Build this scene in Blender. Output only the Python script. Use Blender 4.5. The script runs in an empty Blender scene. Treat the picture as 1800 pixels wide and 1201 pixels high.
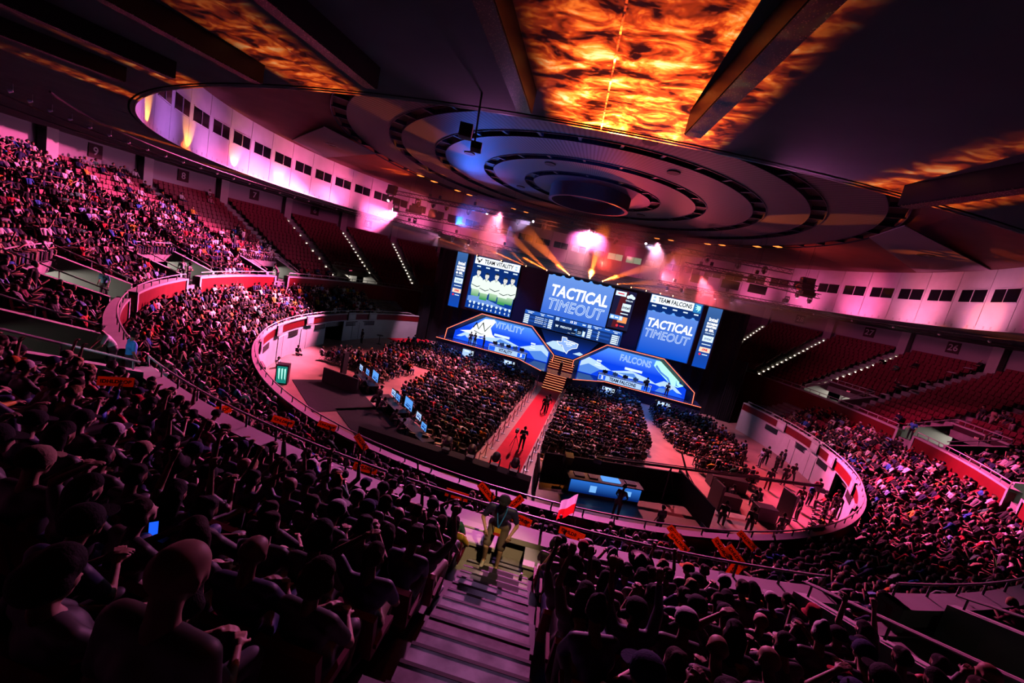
import bpy, bmesh, math, random
import numpy as np
from mathutils import Vector, Matrix, Euler

S = bpy.context.scene
COL = S.collection
rnd = random.Random(7)

# ------------------------------------------------------------------ camera
CAM_LOC = (3.9188, -39.0092, 11.7856)
RIGHT = (0.94902, 0.23022, 0.21531)
UP = (-0.24563, 0.11206, 0.96286)
FWD = (-0.19755, 0.96666, -0.16290)
cam_d = bpy.data.cameras.new('camera')
cam = bpy.data.objects.new('camera', cam_d)
COL.objects.link(cam)
cam_d.sensor_width = 36.0
cam_d.lens = 36.0 * 729.96 / 1800.0
cam_d.clip_start = 0.05
cam_d.clip_end = 400
m = Matrix.Identity(4)
for i in range(3):
    m[i][0] = RIGHT[i]; m[i][1] = UP[i]; m[i][2] = -FWD[i]; m[i][3] = CAM_LOC[i]
cam.matrix_world = m
S.camera = cam

# ------------------------------------------------------------------ world, exposure
w = bpy.data.worlds.new('world'); S.world = w; w.use_nodes = True
w.node_tree.nodes['Background'].inputs[0].default_value = (0.25, 0.08, 0.30, 1)
w.node_tree.nodes['Background'].inputs[1].default_value = 0.0004
vs = S.view_settings
vs.view_transform = 'Standard'; vs.look = 'None'; vs.exposure = 0.0; vs.gamma = 1.0
vs.use_curve_mapping = False
try:
    S.cycles.volume_bounces = 0
    S.cycles.max_bounces = 4
    S.cycles.diffuse_bounces = 0
    S.cycles.glossy_bounces = 2
    S.cycles.transmission_bounces = 2
    S.cycles.sample_clamp_indirect = 3.0
    S.cycles.use_denoising = True
except Exception:
    pass


def polar(az, R, z):
    a = math.radians(az)
    return Vector((R * math.sin(a), R * math.cos(a), z))


# ------------------------------------------------------------------ lights of the place and added fills
def spot(name, loc, target, power, col, angle, blend=0.5, radius=0.12, gobo=None, vol=1.0):
    d = bpy.data.lights.new(name, 'SPOT')
    d.energy = power; d.color = col; d.spot_size = math.radians(angle)
    d.spot_blend = blend; d.shadow_soft_size = radius
    try:
        d.volume_factor = vol
    except Exception:
        pass
    o = bpy.data.objects.new(name, d); COL.objects.link(o)
    o.location = loc
    v = Vector(target) - Vector(loc)
    o.rotation_euler = v.to_track_quat('-Z', 'Y').to_euler()
    if gobo:
        d.use_nodes = True
        nt = d.node_tree; em = nt.nodes['Emission']
        # the lamp's projected slide: flame noise, brightest along its upper edge
        tc = nt.nodes.new('ShaderNodeTexCoord')
        mp = nt.nodes.new('ShaderNodeMapping')
        mp.inputs['Scale'].default_value = gobo['scale']
        nz = nt.nodes.new('ShaderNodeTexNoise')
        nz.inputs['Scale'].default_value = 1.0
        nz.inputs['Detail'].default_value = 8
        nz.inputs['Roughness'].default_value = 0.66
        nz.inputs['Distortion'].default_value = 0.5
        rp = nt.nodes.new('ShaderNodeValToRGB')
        e = rp.color_ramp.elements
        e[0].position = 0.41; e[0].color = (0.015, 0.001, 0.0, 1)
        e[1].position = 0.73; e[1].color = (1.0, 0.66, 0.26, 1)
        x = rp.color_ramp.elements.new(0.51); x.color = (0.42, 0.030, 0.003, 1)
        x = rp.color_ramp.elements.new(0.59); x.color = (0.95, 0.17, 0.015, 1)
        sx = nt.nodes.new('ShaderNodeSeparateXYZ'); mr = nt.nodes.new('ShaderNodeMapRange'); mr.interpolation_type = 'SMOOTHSTEP'
        mr.inputs[1].default_value = -0.0036; mr.inputs[2].default_value = 0.0024; mr.inputs[3].default_value = 0.04; mr.inputs[4].default_value = 1.0
        nt.links.new(tc.outputs['Normal'], mp.inputs['Vector'])
        nt.links.new(tc.outputs['Normal'], sx.inputs[0]); nt.links.new(sx.outputs['Y'], mr.inputs[0])
        nt.links.new(mp.outputs['Vector'], nz.inputs['Vector'])
        nt.links.new(nz.outputs['Fac'], rp.inputs['Fac'])
        nt.links.new(rp.outputs['Color'], em.inputs['Color']); nt.links.new(mr.outputs[0], em.inputs['Strength'])
    return o


PINK = (1.0, 0.12, 0.38)
MAG = (1.0, 0.10, 0.36)
ROSE = (1.0, 0.22, 0.46)
PURP = (0.62, 0.20, 1.0)
RED = (1.0, 0.03, 0.05)
BLUE = (0.05, 0.22, 1.0)
FIRE = (1.0, 0.17, 0.02)


# wash lamps of the rig, pointing at the stands
spot('wash_lamp', (-22.5, 7.6, 15.5), polar(-104, 33, 8), 120000, PINK, 62, 0.8)
spot('wash_lamp', (-20.8, 2.6, 15.1), polar(-108, 26, 3.5), 100000, ROSE, 50, 0.7)
spot('wash_lamp', (-17.3, 2.6, 15.1), polar(-140, 29, 5), 70000, PINK, 52, 0.8)
spot('wash_lamp', (0.0, 7.2, 17.6), polar(-169, 29, 4.5), 52000, (1.0, 0.14, 0.50), 28, 1.0)
spot('wash_lamp', (0.3, 7.2, 17.55), polar(176, 28.5, 4.5), 48000, (0.95, 0.16, 0.62), 26, 1.0)
spot('wash_lamp', (0.6, 7.2, 17.6), polar(161, 28.5, 4.5), 66000, (1.0, 0.12, 0.46), 30, 1.0)
spot('wash_lamp', (16, 2.6, 15.1), polar(112, 27, 4), 75000, MAG, 60, 0.8)
spot('wash_lamp', (21, 2.6, 15.1), polar(88, 31, 6), 5500, MAG, 60, 0.8)
spot('wash_lamp', (14.4, 2.6, 15.1), polar(72, 34, 7), 900, (1.0, 0.06, 0.22), 60, 0.8)
# floor audience and carpet
spot('floor_lamp', (-9, 4, 17.6), (-11, -4, 0), 60000, (1.0, 0.20, 0.32), 64, 0.8)
spot('floor_lamp', (0.3, 5, 17.6), (-3, -6, 0), 34000, (1.0, 0.30, 0.44), 56, 0.8)
spot('floor_lamp', (7, 4, 17.6), (9, -4, 0), 34000, (1.0, 0.26, 0.40), 60, 0.8)
spot('floor_lamp', (12, 6, 15.4), (17.5, -7, 0), 30000, (1.0, 0.08, 0.13), 50, 0.8)
spot('floor_lamp', (0.3, 8, 17.4), (0.3, -5, 0), 90000, (1.0, 0.36, 0.38), 22, 0.6)
# amber pools at the near end of the floor
spot('amber_lamp', (-2.5, -2, 19), (-3.0, -16, 0), 9000, (1.0, 0.42, 0.06), 18, 0.6)
spot('amber_lamp', (6, -2, 19), (4.6, -13.2, 0), 7000, (1.0, 0.36, 0.08), 16, 0.6)
# stage wash
spot('stage_lamp', (-8, 5, 16.5), (-8.5, 12, 1), 5000, BLUE, 60, 0.8)
spot('stage_lamp', (9, 5, 16.5), (9, 12, 1), 5000, BLUE, 60, 0.8)
spot('stage_lamp', (0.3, 4, 16.5), (0.3, 9, 1), 4500, (1.0, 0.25, 0.35), 26, 0.8)
# bodiless uplights for the drum wall, set in mid-air inside the opening
for az, p, c in ((-140, 130, PURP), (-128, 170, PURP), (-116, 260, (0.85, 0.22, 0.85)), (-104, 360, (1.0, 0.24, 0.75)), (-92, 520, PINK), (-80, 620, PINK), (-68, 620, PINK), (-56, 380, PINK), (-44, 200, MAG), (-30, 100, MAG), (-10, 60, MAG), (12, 60, MAG), (32, 110, MAG), (46, 260, PINK), (58, 420, PINK), (70, 480, PINK), (82, 420, ROSE), (94, 380, (1.0, 0.25, 0.5)), (106, 300, PINK)):
    spot('drum_uplight', polar(az, 27.0, 15.12), polar(az, 30.2, 16.5), p * 2.0, c, 110, 0.9, 0.3)
for az in (-135, -121, -108, -96, 103):  # added lamps at the drum foot for the fire spots' orange lobes
    spot('drum_amber', polar(az, 29.3, 14.9), polar(az, 30.1, 16.1), 330, (1.0, 0.36, 0.05), 70, 0.5, 0.05)
# ceiling disc
spot('disc_lamp', (-14, 5, 15.4), (-6, -2, 20), 6500, (0.03, 0.16, 1.0), 75, 0.8)
spot('disc_lamp', (2, -14, 15.2), (-2, -9, 20), 1000, (0.04, 0.18, 1.0), 100, 0.8)
spot('disc_lamp', (5, 8, 15.6), (3, -3, 20), 1100, (1.0, 0.06, 0.2), 45, 0.8)
spot('slope_lamp', (-17, 6, 15.8), polar(-85, 26, 19.7), 2600, (1.0, 0.10, 0.08), 90, 0.9)
spot('slope_lamp', (17, 6, 15.8), polar(75, 26, 19.7), 1500, (1.0, 0.10, 0.10), 90, 0.9)
spot('slope_lamp', (-4, 6, 17), (-8, 18, 19.8), 1600, (1.0, 0.14, 0.06), 80, 0.9)
# moving heads on top of the screens: fire patterns thrown across the hall onto the ring ceiling
HEADS = [(-13.4, 12.5), (-10.1, 12.5), (-6.85, 12.5), (-4.2, 12.55), (-1.4, 12.6), (1.06, 12.7), (2.53, 12.7), (4.3, 12.75), (5.9, 12.75), (7.65, 12.75), (9.3, 12.75), (10.7, 12.8)]
def fire(i, tgt, p, ang, sc=1.0):
    x, z = HEADS[i]
    spot('fire_lamp', (x, 12.3, z + 0.25), tgt, p, (1, 1, 1), ang, 1.0, 0.0, gobo=dict(scale=(75 * sc, 2800 * sc, 40 * sc)))
fire(5, polar(173.5, 32.6, 14.97), 9500000, 4.9)
fire(4, polar(-173.4, 31.6, 14.97), 3000000, 3.0)
fire(3, polar(-162.5, 31.0, 14.97), 2000000, 2.8)
fire(2, polar(-152, 31.2, 14.97), 1800000, 2.4)
fire(1, polar(-124, 32.6, 14.97), 700000, 3.0)
fire(0, polar(-106, 33.2, 14.97), 500000, 3.0)
fire(6, polar(162.6, 31.4, 14.97), 3500000, 3.8)
# added purple fills without a lamp body, close to the opening edge
spot('ceiling_fill', polar(179, 28.9, 14.25), polar(179, 31.0, 14.97), 22, (0.80, 0.22, 0.75), 80, 0.9)
spot('ceiling_fill', polar(171.5, 28.9, 14.25), polar(171.5, 31.0, 14.97), 16, (0.85, 0.20, 0.62), 80, 0.9)
spot('ceiling_fill', polar(166.5, 28.9, 14.25), polar(166, 31.0, 14.97), 34, (0.85, 0.20, 0.62), 80, 0.9)
# remaining heads throw orange beams upwards through the haze
for i, t, p in ((4, (-5.98, 2, 16.1), 70000), (5, (1.77, 2, 17.9), 90000), (6, (9.5, 4, 16.6), 70000), (7, (10.0, 8, 14.4), 50000), (8, (13.2, 8, 13.8), 40000), (9, (16.4, 8, 13.1), 40000), (3, (-8.9, 6, 16.0), 60000), (2, (-11.5, 8, 16.0), 50000), (1, (-14.6, 9, 15.8), 50000), (0, (-18.5, 9, 16.6), 40000)):
    x, z = HEADS[i]
    spot('beam_lamp', (x, 12.2, z + 0.25), t, p, FIRE, 9, 0.5, 0.04)
# lamps facing the viewer
spot('rig_lamp', (0.3, 7.2, 17.6), (2.5, -29, 5), 22000, (1.0, 0.35, 0.90), 26, 1.0, 0.2)
spot('rig_lamp', (-6.4, 7.3, 17.5), (-10, -25, 9), 5000, (0.8, 0.5, 1.0), 22, 0.9, 0.2)
spot('rig_lamp', (6.2, 7.3, 17.5), (14, -24, 8), 5000, (0.7, 0.5, 1.0), 22, 0.9, 0.2)
spot('rig_lamp', (-23, 8, 15.6), (-32, 2, 14.2), 5000, (1.0, 0.35, 0.8), 34, 0.7, 0.15)
spot('rig_lamp', (-20.8, 8, 14.8), (-28, 4, 11.5), 2500, (1.0, 0.35, 0.7), 26, 0.7, 0.15)
for x in (-17.3, -13.5, -9.8):
    spot('rig_lamp', (x, 8, 14.3), (x - 1.5, 11, 4), 7000, (1.0, 0.45, 0.8), 30, 0.7, 0.1)
for x in (11, 13, 16):
    spot('rig_lamp', (x, 8, 14.1), (x + 2.5, 11, 4), 4000, (1.0, 0.4, 0.7), 30, 0.7, 0.1)
# added amber fill for the man and the aisle beside him
spot('aisle_fill', polar(172.5, 36.5, 14.85), polar(174.5, 31.4, 6.3), 2200, (1.0, 0.60, 0.28), 13, 0.7, 0.1)
# blue glow over the production tables
spot('desk_lamp', (-9, -9, 9), (-11, -13, 0.8), 260, (0.1, 0.4, 1.0), 60, 0.8, 0.2)
for R_, p_ in ((31.0, 420), (32.4, 420), (33.8, 330), (35.4, 200)):  # added purple fills hung unseen over the aisle steps
    spot('aisle_fill', polar(174.375, R_ + 0.4, 14.9), polar(174.375, R_, 6.0), p_, (0.74, 0.38, 0.92), 11.5, 0.6, 0.1)
# added fills: red and pink haze over the screens, blue floor before the stage
spot('haze_fill', (2, 12.2, 14.9), (3, 4, 16.0), 4500, (1.0, 0.07, 0.05), 60, 0.9)
spot('haze_fill', (-10, 12.2, 14.9), (-13, 5, 15.6), 5000, (1.0, 0.10, 0.20), 80, 0.9)
spot('haze_fill', (9, 12.2, 14.9), (12, 5, 15.6), 4500, (1.0, 0.10, 0.14), 80, 0.9)
spot('stage_lamp', (-8, 12, 12.6), (-9.5, 8.2, 0), 5000, BLUE, 60, 0.8)
spot('stage_lamp', (9, 12, 12.6), (10.5, 8.2, 0), 6000, BLUE, 60, 0.8)
spot('back_wall_fill', (-15, 3.5, 13.6), polar(-92, 45, 13.2), 4500, (0.95, 0.26, 0.62), 74, 0.9)  # added fills from mid-air for the back wall and pillars
spot('back_wall_fill', (15, 4, 13.6), polar(68, 45, 13.2), 2200, (0.95, 0.24, 0.55), 60, 0.9)
spot('oculus_lamp', (0, 0, 19.0), (0, 0, 20), 60, (1.0, 0.75, 0.85), 150, 0.9, 0.2)
spot('tunnel_lamp', polar(-164.0, 33.4, 8.6), polar(-159.9, 30.6, 6.6), 130, (0.55, 0.78, 1.0), 34, 0.8, 0.1)  # added cool spot on the guard, set outside the tunnel
spot('floor_lamp', (11, 2.6, 17.0), (23.5, 2, 1.2), 16000, (1.0, 0.20, 0.42), 44, 0.9)  # added pink fill for the right arena wall



# ------------------------------------------------------------------ mesh helpers
class MB:
    def __init__(s):
        s.v = []; s.f = []; s.m = []

    def add(s, vs_, fs, mi=0):
        b = len(s.v)
        s.v.extend([tuple(p) for p in vs_])
        for f in fs:
            s.f.append([b + i for i in f]); s.m.append(mi)

    def box(s, c, size, rz=0.0, mi=0, rx=0.0):
        hx, hy, hz = size[0] / 2, size[1] / 2, size[2] / 2
        M = Matrix.Rotation(rz, 3, 'Z') @ Matrix.Rotation(rx, 3, 'X')
        c = Vector(c)
        P = [c + M @ Vector((x, y, z)) for x in (-hx, hx) for y in (-hy, hy) for z in (-hz, hz)]
        s.add(P, [(0, 1, 3, 2), (4, 6, 7, 5), (0, 4, 5, 1), (2, 3, 7, 6), (0, 2, 6, 4), (1, 5, 7, 3)], mi)

    def bx(s, x0, x1, y0, y1, z0, z1, mi=0):
        s.box(((x0 + x1) / 2, (y0 + y1) / 2, (z0 + z1) / 2), (abs(x1 - x0), abs(y1 - y0), abs(z1 - z0)), 0, mi)

    def tube(s, p0, p1, r0, r1=None, seg=8, mi=0, caps=True):
        r1 = r0 if r1 is None else r1
        p0 = Vector(p0); p1 = Vector(p1)
        d = (p1 - p0)
        if d.length < 1e-6: return
        q = d.to_track_quat('Z', 'Y').to_matrix()
        A = [p0 + q @ Vector((r0 * math.cos(2 * math.pi * i / seg), r0 * math.sin(2 * math.pi * i / seg), 0)) for i in range(seg)]
        B = [p1 + q @ Vector((r1 * math.cos(2 * math.pi * i / seg), r1 * math.sin(2 * math.pi * i / seg), 0)) for i in range(seg)]
        f = [(i, (i + 1) % seg, seg + (i + 1) % seg, seg + i) for i in range(seg)]
        if caps:
            f += [tuple(range(seg))[::-1], tuple(range(seg, 2 * seg))]
        s.add(A + B, f, mi)

    def path(s, pts, r, seg=6, mi=0):
        for a, b in zip(pts[:-1], pts[1:]):
            s.tube(a, b, r, r, seg, mi)

    def capsule(s, p0, p1, r0, r1=None, seg=10, rings=3, mi=0):
        r1 = r0 if r1 is None else r1
        p0 = Vector(p0); p1 = Vector(p1); d = p1 - p0
        if d.length < 1e-5: d = Vector((0, 0, 1e-5)); p1 = p0 + d
        q = d.to_track_quat('Z', 'Y').to_matrix(); ax = d.normalized()
        V = [p0 - ax * r0]; F = []
        prof = []
        for k in range(1, rings + 1):
            a = math.pi / 2 * k / rings
            prof.append((p0 - ax * r0 * math.cos(a), r0 * math.sin(a)))
        for k in range(rings, 0, -1):
            a = math.pi / 2 * k / rings
            prof.append((p1 + ax * r1 * math.cos(a), r1 * math.sin(a)))
        for c, r in prof:
            for i in range(seg):
                t = 2 * math.pi * i / seg
                V.append(c + q @ Vector((r * math.cos(t), r * math.sin(t), 0)))
        V.append(p1 + ax * r1)
        n = len(prof)
        for i in range(seg): F.append((0, 1 + (i + 1) % seg, 1 + i))
        for k in range(n - 1):
            for i in range(seg):
                a = 1 + k * seg + i; b = 1 + k * seg + (i + 1) % seg
                F.append((a, b, b + seg, a + seg))
        L = len(V) - 1
        for i in range(seg): F.append((L, 1 + (n - 1) * seg + i, 1 + (n - 1) * seg + (i + 1) % seg))
        s.add(V, F, mi)

    def sector(s, az0, az1, r0, r1, z0, z1, step=1.5, mi=0, closed=False, z0b=None, z1b=None):
        """solid ring piece; z0b/z1b: heights at the outer radius"""
        z0b = z0 if z0b is None else z0b; z1b = z1 if z1b is None else z1b
        n = max(1, int(math.ceil(abs(az1 - az0) / step)))
        V = []
        for i in range(n + 1):
            a = az0 + (az1 - az0) * i / n
            V += [polar(a, r0, z0), polar(a, r1, z0b), polar(a, r1, z1b), polar(a, r0, z1)]
        F = []
        for i in range(n):
            b = 4 * i
            for k in range(4):
                F.append((b + k, b + (k + 1) % 4, b + 4 + (k + 1) % 4, b + 4 + k))
        if not closed:
            F += [(0, 3, 2, 1), (4 * n, 4 * n + 1, 4 * n + 2, 4 * n + 3)]
        s.add(V, F, mi)

    def poly_xz(s, pts, y, mi=0, th=0.0):
        """flat polygon on a wall facing -Y, with a thin body if th > 0"""
        P = [Vector((p[0], y, p[1])) for p in pts]
        n = len(P)
        if th <= 0:
            s.add(P, [tuple(range(n))], mi); return
        B = [p + Vector((0, th, 0)) for p in P]
        s.add(P + B, [tuple(range(n)), tuple(range(2 * n - 1, n - 1, -1))] + [(i, n + i, n + (i + 1) % n, (i + 1) % n) for i in range(n)], mi)

    def mesh(s, name, mats, smooth=False):
        me = bpy.data.meshes.new(name)
        me.from_pydata(s.v, [], s.f)
        for mm in (mats if isinstance(mats, (list, tuple)) else [mats]): me.materials.append(mm)
        if any(s.m): me.polygons.foreach_set('material_index', s.m)
        if smooth: me.polygons.foreach_set('use_smooth', [True] * len(me.polygons))
        bm = bmesh.new(); bm.from_mesh(me); bmesh.ops.recalc_face_normals(bm, faces=bm.faces); bm.to_mesh(me); bm.free()
        me.update()
        return me

    def build(s, name, mats, parent=None, smooth=False, label=None, cat=None, group=None, kind=None, w=False):
        """w: the shapes were given in world coordinates, keep them there under the parent"""
        o = bpy.data.objects.new(name, s.mesh(name, mats, smooth)); COL.objects.link(o)
        if parent is not None: adopt(o, parent, w)
        tag(o, label, cat, group, kind)
        return o


def adopt(o, parent, w=False):
    o.parent = parent
    if w:
        g = parent; M_ = Matrix.Identity(4)
        while g is not None:
            M_ = (g.matrix_parent_inverse @ g.matrix_basis) @ M_ if g.parent is not None else g.matrix_basis @ M_
            g = g.parent
        o.matrix_parent_inverse = M_.inverted()


def tag(o, label=None, cat=None, group=None, kind=None):
    if label: o['label'] = label
    if cat: o['category'] = cat
    if group: o['group'] = group
    if kind: o['kind'] = kind
    return o


def thing(name, loc, label, cat, rz=0.0, group=None):
    o = bpy.data.objects.new(name, None); COL.objects.link(o)
    o.location = loc; o.rotation_euler = (0, 0, rz); o.empty_display_size = 0.2
    return tag(o, label, cat, group)


def dup(root, loc=None, rz=None, label=None, group=None):
    def rec(o, par):
        c = o.copy(); COL.objects.link(c)
        if par is not None: c.parent = par
        for ch in o.children: rec(ch, c)
        return c
    r = rec(root, None)
    if loc is not None: r.location = loc
    if rz is not None: r.rotation_euler = (0, 0, rz)
    if label: r['label'] = label
    if group: r['group'] = group
    return r


# ------------------------------------------------------------------ materials
def mat(name, col, rough=0.7, metal=0.0, spec=0.4, noise=0.0, nscale=4.0, bump=0.0, col2=None):
    mt = bpy.data.materials.new(name); mt.use_nodes = True
    nt = mt.node_tree; b = nt.nodes['Principled BSDF']
    b.inputs['Base Color'].default_value = (*col, 1)
    b.inputs['Roughness'].default_value = rough; b.inputs['Metallic'].default_value = metal
    b.inputs['Specular IOR Level'].default_value = spec
    if noise > 0 or bump > 0:
        tc = nt.nodes.new('ShaderNodeTexCoord'); nz = nt.nodes.new('ShaderNodeTexNoise')
        nz.inputs['Scale'].default_value = nscale; nz.inputs['Detail'].default_value = 5
        nt.links.new(tc.outputs['Object'], nz.inputs['Vector'])
        if noise > 0:
            rp = nt.nodes.new('ShaderNodeValToRGB')
            c2 = col2 or tuple(c * (1 - noise) for c in col)
            rp.color_ramp.elements[0].position = 0.35; rp.color_ramp.elements[0].color = (*c2, 1)
            rp.color_ramp.elements[1].position = 0.65; rp.color_ramp.elements[1].color = (*col, 1)
            nt.links.new(nz.outputs['Fac'], rp.inputs['Fac']); nt.links.new(rp.outputs['Color'], b.inputs['Base Color'])
        if bump > 0:
            bp = nt.nodes.new('ShaderNodeBump'); bp.inputs['Strength'].default_value = bump; bp.inputs['Distance'].default_value = 0.02
            nt.links.new(nz.outputs['Fac'], bp.inputs['Height']); nt.links.new(bp.outputs['Normal'], b.inputs['Normal'])
    return mt


def objcol(name, rough=0.8, spec=0.3, weave=0.0):
    """cloth / skin / hair whose colour is the object's own colour"""
    mt = bpy.data.materials.new(name); mt.use_nodes = True
    nt = mt.node_tree; b = nt.nodes['Principled BSDF']
    oi = nt.nodes.new('ShaderNodeObjectInfo')
    nt.links.new(oi.outputs['Color'], b.inputs['Base Color'])
    b.inputs['Roughness'].default_value = rough; b.inputs['Specular IOR Level'].default_value = spec
    if weave:
        tc = nt.nodes.new('ShaderNodeTexCoord'); nz = nt.nodes.new('ShaderNodeTexNoise'); nz.inputs['Scale'].default_value = weave
        bp = nt.nodes.new('ShaderNodeBump'); bp.inputs['Strength'].default_value = 0.5; bp.inputs['Distance'].default_value = 0.01
        nt.links.new(tc.outputs['Object'], nz.inputs['Vector']); nt.links.new(nz.outputs['Fac'], bp.inputs['Height'])
        nt.links.new(bp.outputs['Normal'], b.inputs['Normal'])
    return mt


def emis(name, col, strength=1.0, sample=True):
    mt = bpy.data.materials.new(name); mt.use_nodes = True
    nt = mt.node_tree
    nt.nodes.remove(nt.nodes['Principled BSDF'])
    e = nt.nodes.new('ShaderNodeEmission'); e.inputs[0].default_value = (*col, 1); e.inputs[1].default_value = strength
    nt.links.new(e.outputs[0], nt.nodes['Material Output'].inputs[0])
    if not sample:
        try: mt.cycles.emission_sampling = 'NONE'
        except Exception: pass
    return mt


def emis_grad(name, bottom, top, z0, z1, strength=1.0, mid=None):
    """screen picture, also shading on the blue desk front: a vertical colour run between object heights z0 and z1"""
    mt = emis(name, top, strength); nt = mt.node_tree
    e = [n for n in nt.nodes if n.type == 'EMISSION'][0]
    tc = nt.nodes.new('ShaderNodeTexCoord'); sx = nt.nodes.new('ShaderNodeSeparateXYZ'); mr = nt.nodes.new('ShaderNodeMapRange')
    mr.inputs[1].default_value = z0; mr.inputs[2].default_value = z1
    rp = nt.nodes.new('ShaderNodeValToRGB')
    rp.color_ramp.elements[0].color = (*bottom, 1); rp.color_ramp.elements[1].color = (*top, 1)
    if mid: x = rp.color_ramp.elements.new(0.5); x.color = (*mid, 1)
    nt.links.new(tc.outputs['Object'], sx.inputs[0]); nt.links.new(sx.outputs['Z'], mr.inputs[0])
    nt.links.new(mr.outputs[0], rp.inputs[0]); nt.links.new(rp.outputs[0], e.inputs[0])
    return mt


M = dict(
    concrete=mat('concrete', (0.42, 0.40, 0.40), 0.85, noise=0.35, nscale=1.3, bump=0.2),
    step=mat('step_concrete', (0.55, 0.52, 0.53), 0.75, noise=0.55, nscale=3.2, bump=0.3),
    mat_black=mat('black_rubber', (0.012, 0.012, 0.014), 0.8),
    floor=mat('arena_floor', (0.46, 0.27, 0.23), 0.32, noise=0.35, nscale=0.5, spec=0.5),
    white=mat('white_paint', (0.72, 0.70, 0.70), 0.6, noise=0.1, nscale=1.0),
    offwhite=mat('offwhite_paint', (0.58, 0.56, 0.55), 0.7, noise=0.12, nscale=1.0),
    redwall=mat('red_paint', (0.20, 0.004, 0.008), 0.5, noise=0.2, nscale=0.8),
    seat=mat('red_seat', (0.20, 0.010, 0.03), 0.5),
    ceil=mat('plaster_ceiling', (0.55, 0.52, 0.52), 0.8, noise=0.15, nscale=0.8, bump=0.3),
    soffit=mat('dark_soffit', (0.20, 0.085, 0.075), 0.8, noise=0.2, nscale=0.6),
    wedge=mat('pale_panel', (0.42, 0.32, 0.36), 0.8),
    backwall=mat('corrugated_grey', (0.40, 0.37, 0.40), 0.7),
    black=mat('black_metal', (0.012, 0.012, 0.014), 0.45),
    blackcloth=mat('black_drape', (0.006, 0.007, 0.011), 0.9, bump=0.5, nscale=2.0),
    navy=mat('navy_panel', (0.010, 0.018, 0.055), 0.5),
    gloss=mat('stage_gloss', (0.02, 0.035, 0.10), 0.12, spec=0.6),
    glass=mat('dark_glass', (0.008, 0.008, 0.012), 0.1, spec=0.6),
    metal=mat('steel', (0.5, 0.5, 0.52), 0.3, 0.9),
    truss=mat('black_truss', (0.05, 0.05, 0.055), 0.4, 0.6),
    carpet=mat('red_carpet', (0.62, 0.006, 0.03), 0.9, noise=0.15, nscale=1.5, bump=0.3),
    orange=mat('orange_card', (0.95, 0.25, 0.03), 0.6),
    ink=mat('black_ink', (0.01, 0.008, 0.008), 0.7),
    paper=mat('white_paper', (0.75, 0.74, 0.74), 0.7),
    sign=mat('maroon_sign', (0.05, 0.012, 0.02), 0.6),
    rail=mat('white_rail', (0.66, 0.62, 0.62), 0.4),
    skin=objcol('skin', 0.55, 0.4), cloth=objcol('cloth', 0.85, 0.2, 60), hair=objcol('hair', 0.8, 0.15, 70),
)
# thin card: part of the light passes through it
nt = M['orange'].node_tree; b = nt.nodes['Principled BSDF']; tr = nt.nodes.new('ShaderNodeBsdfTranslucent'); tr.inputs[0].default_value = (1.0, 0.30, 0.04, 1); ms = nt.nodes.new('ShaderNodeMixShader'); ms.inputs[0].default_value = 0.6
nt.links.new(b.outputs[0], ms.inputs[1]); nt.links.new(tr.outputs[0], ms.inputs[2]); nt.links.new(ms.outputs[0], nt.nodes['Material Output'].inputs[0])
E = dict(
    white=emis('screen_white', (1.0, 1.0, 1.0), 1.5, False),
    cream=emis('screen_cream', (0.86, 0.93, 1.0), 1.3, False),
    dark=emis('screen_navy', (0.004, 0.012, 0.05), 1.0, False),
    navyb=emis('screen_navy_blue', (0.008, 0.04, 0.22), 1.0, False),
    blue=emis('screen_blue', (0.012, 0.11, 0.95), 1.15, False),
    lblue=emis('screen_light_blue', (0.12, 0.38, 1.0), 1.0, False),
    pale=emis('screen_pale_blue', (0.42, 0.62, 1.0), 1.1, False),
    ice=emis('screen_ice', (0.70, 0.85, 1.0), 1.2, False),
    mint=emis('screen_mint', (0.45, 1.0, 0.80), 1.2, False),
    green=emis('screen_green', (0.25, 0.75, 0.30), 0.8, False),
    orange=emis('screen_orange', (1.0, 0.35, 0.12), 1.0, False),
    red=emis('screen_red', (0.9, 0.03, 0.06), 1.0, False),
    grey=emis('screen_grey', (0.30, 0.36, 0.42), 1.0, False),
    led=emis('led_strip', (1.0, 0.16, 0.08), 2.2, True),
    stepl=emis('step_strip', (1.0, 0.34, 0.16), 1.3, True),
    bulb=emis('aisle_bulb', (1.0, 0.85, 0.65), 8.0, False),
    lens=emis('lamp_lens', (1.0, 0.62, 0.95), 60.0, False),
    flame=emis('flame_lens', (1.0, 0.30, 0.12), 25.0, False),
    winlit=emis('lit_room', (0.62, 0.80, 0.52), 0.4, False),
    exit=emis('exit_sign', (1.0, 0.12, 0.25), 1.3, False),
)


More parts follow.
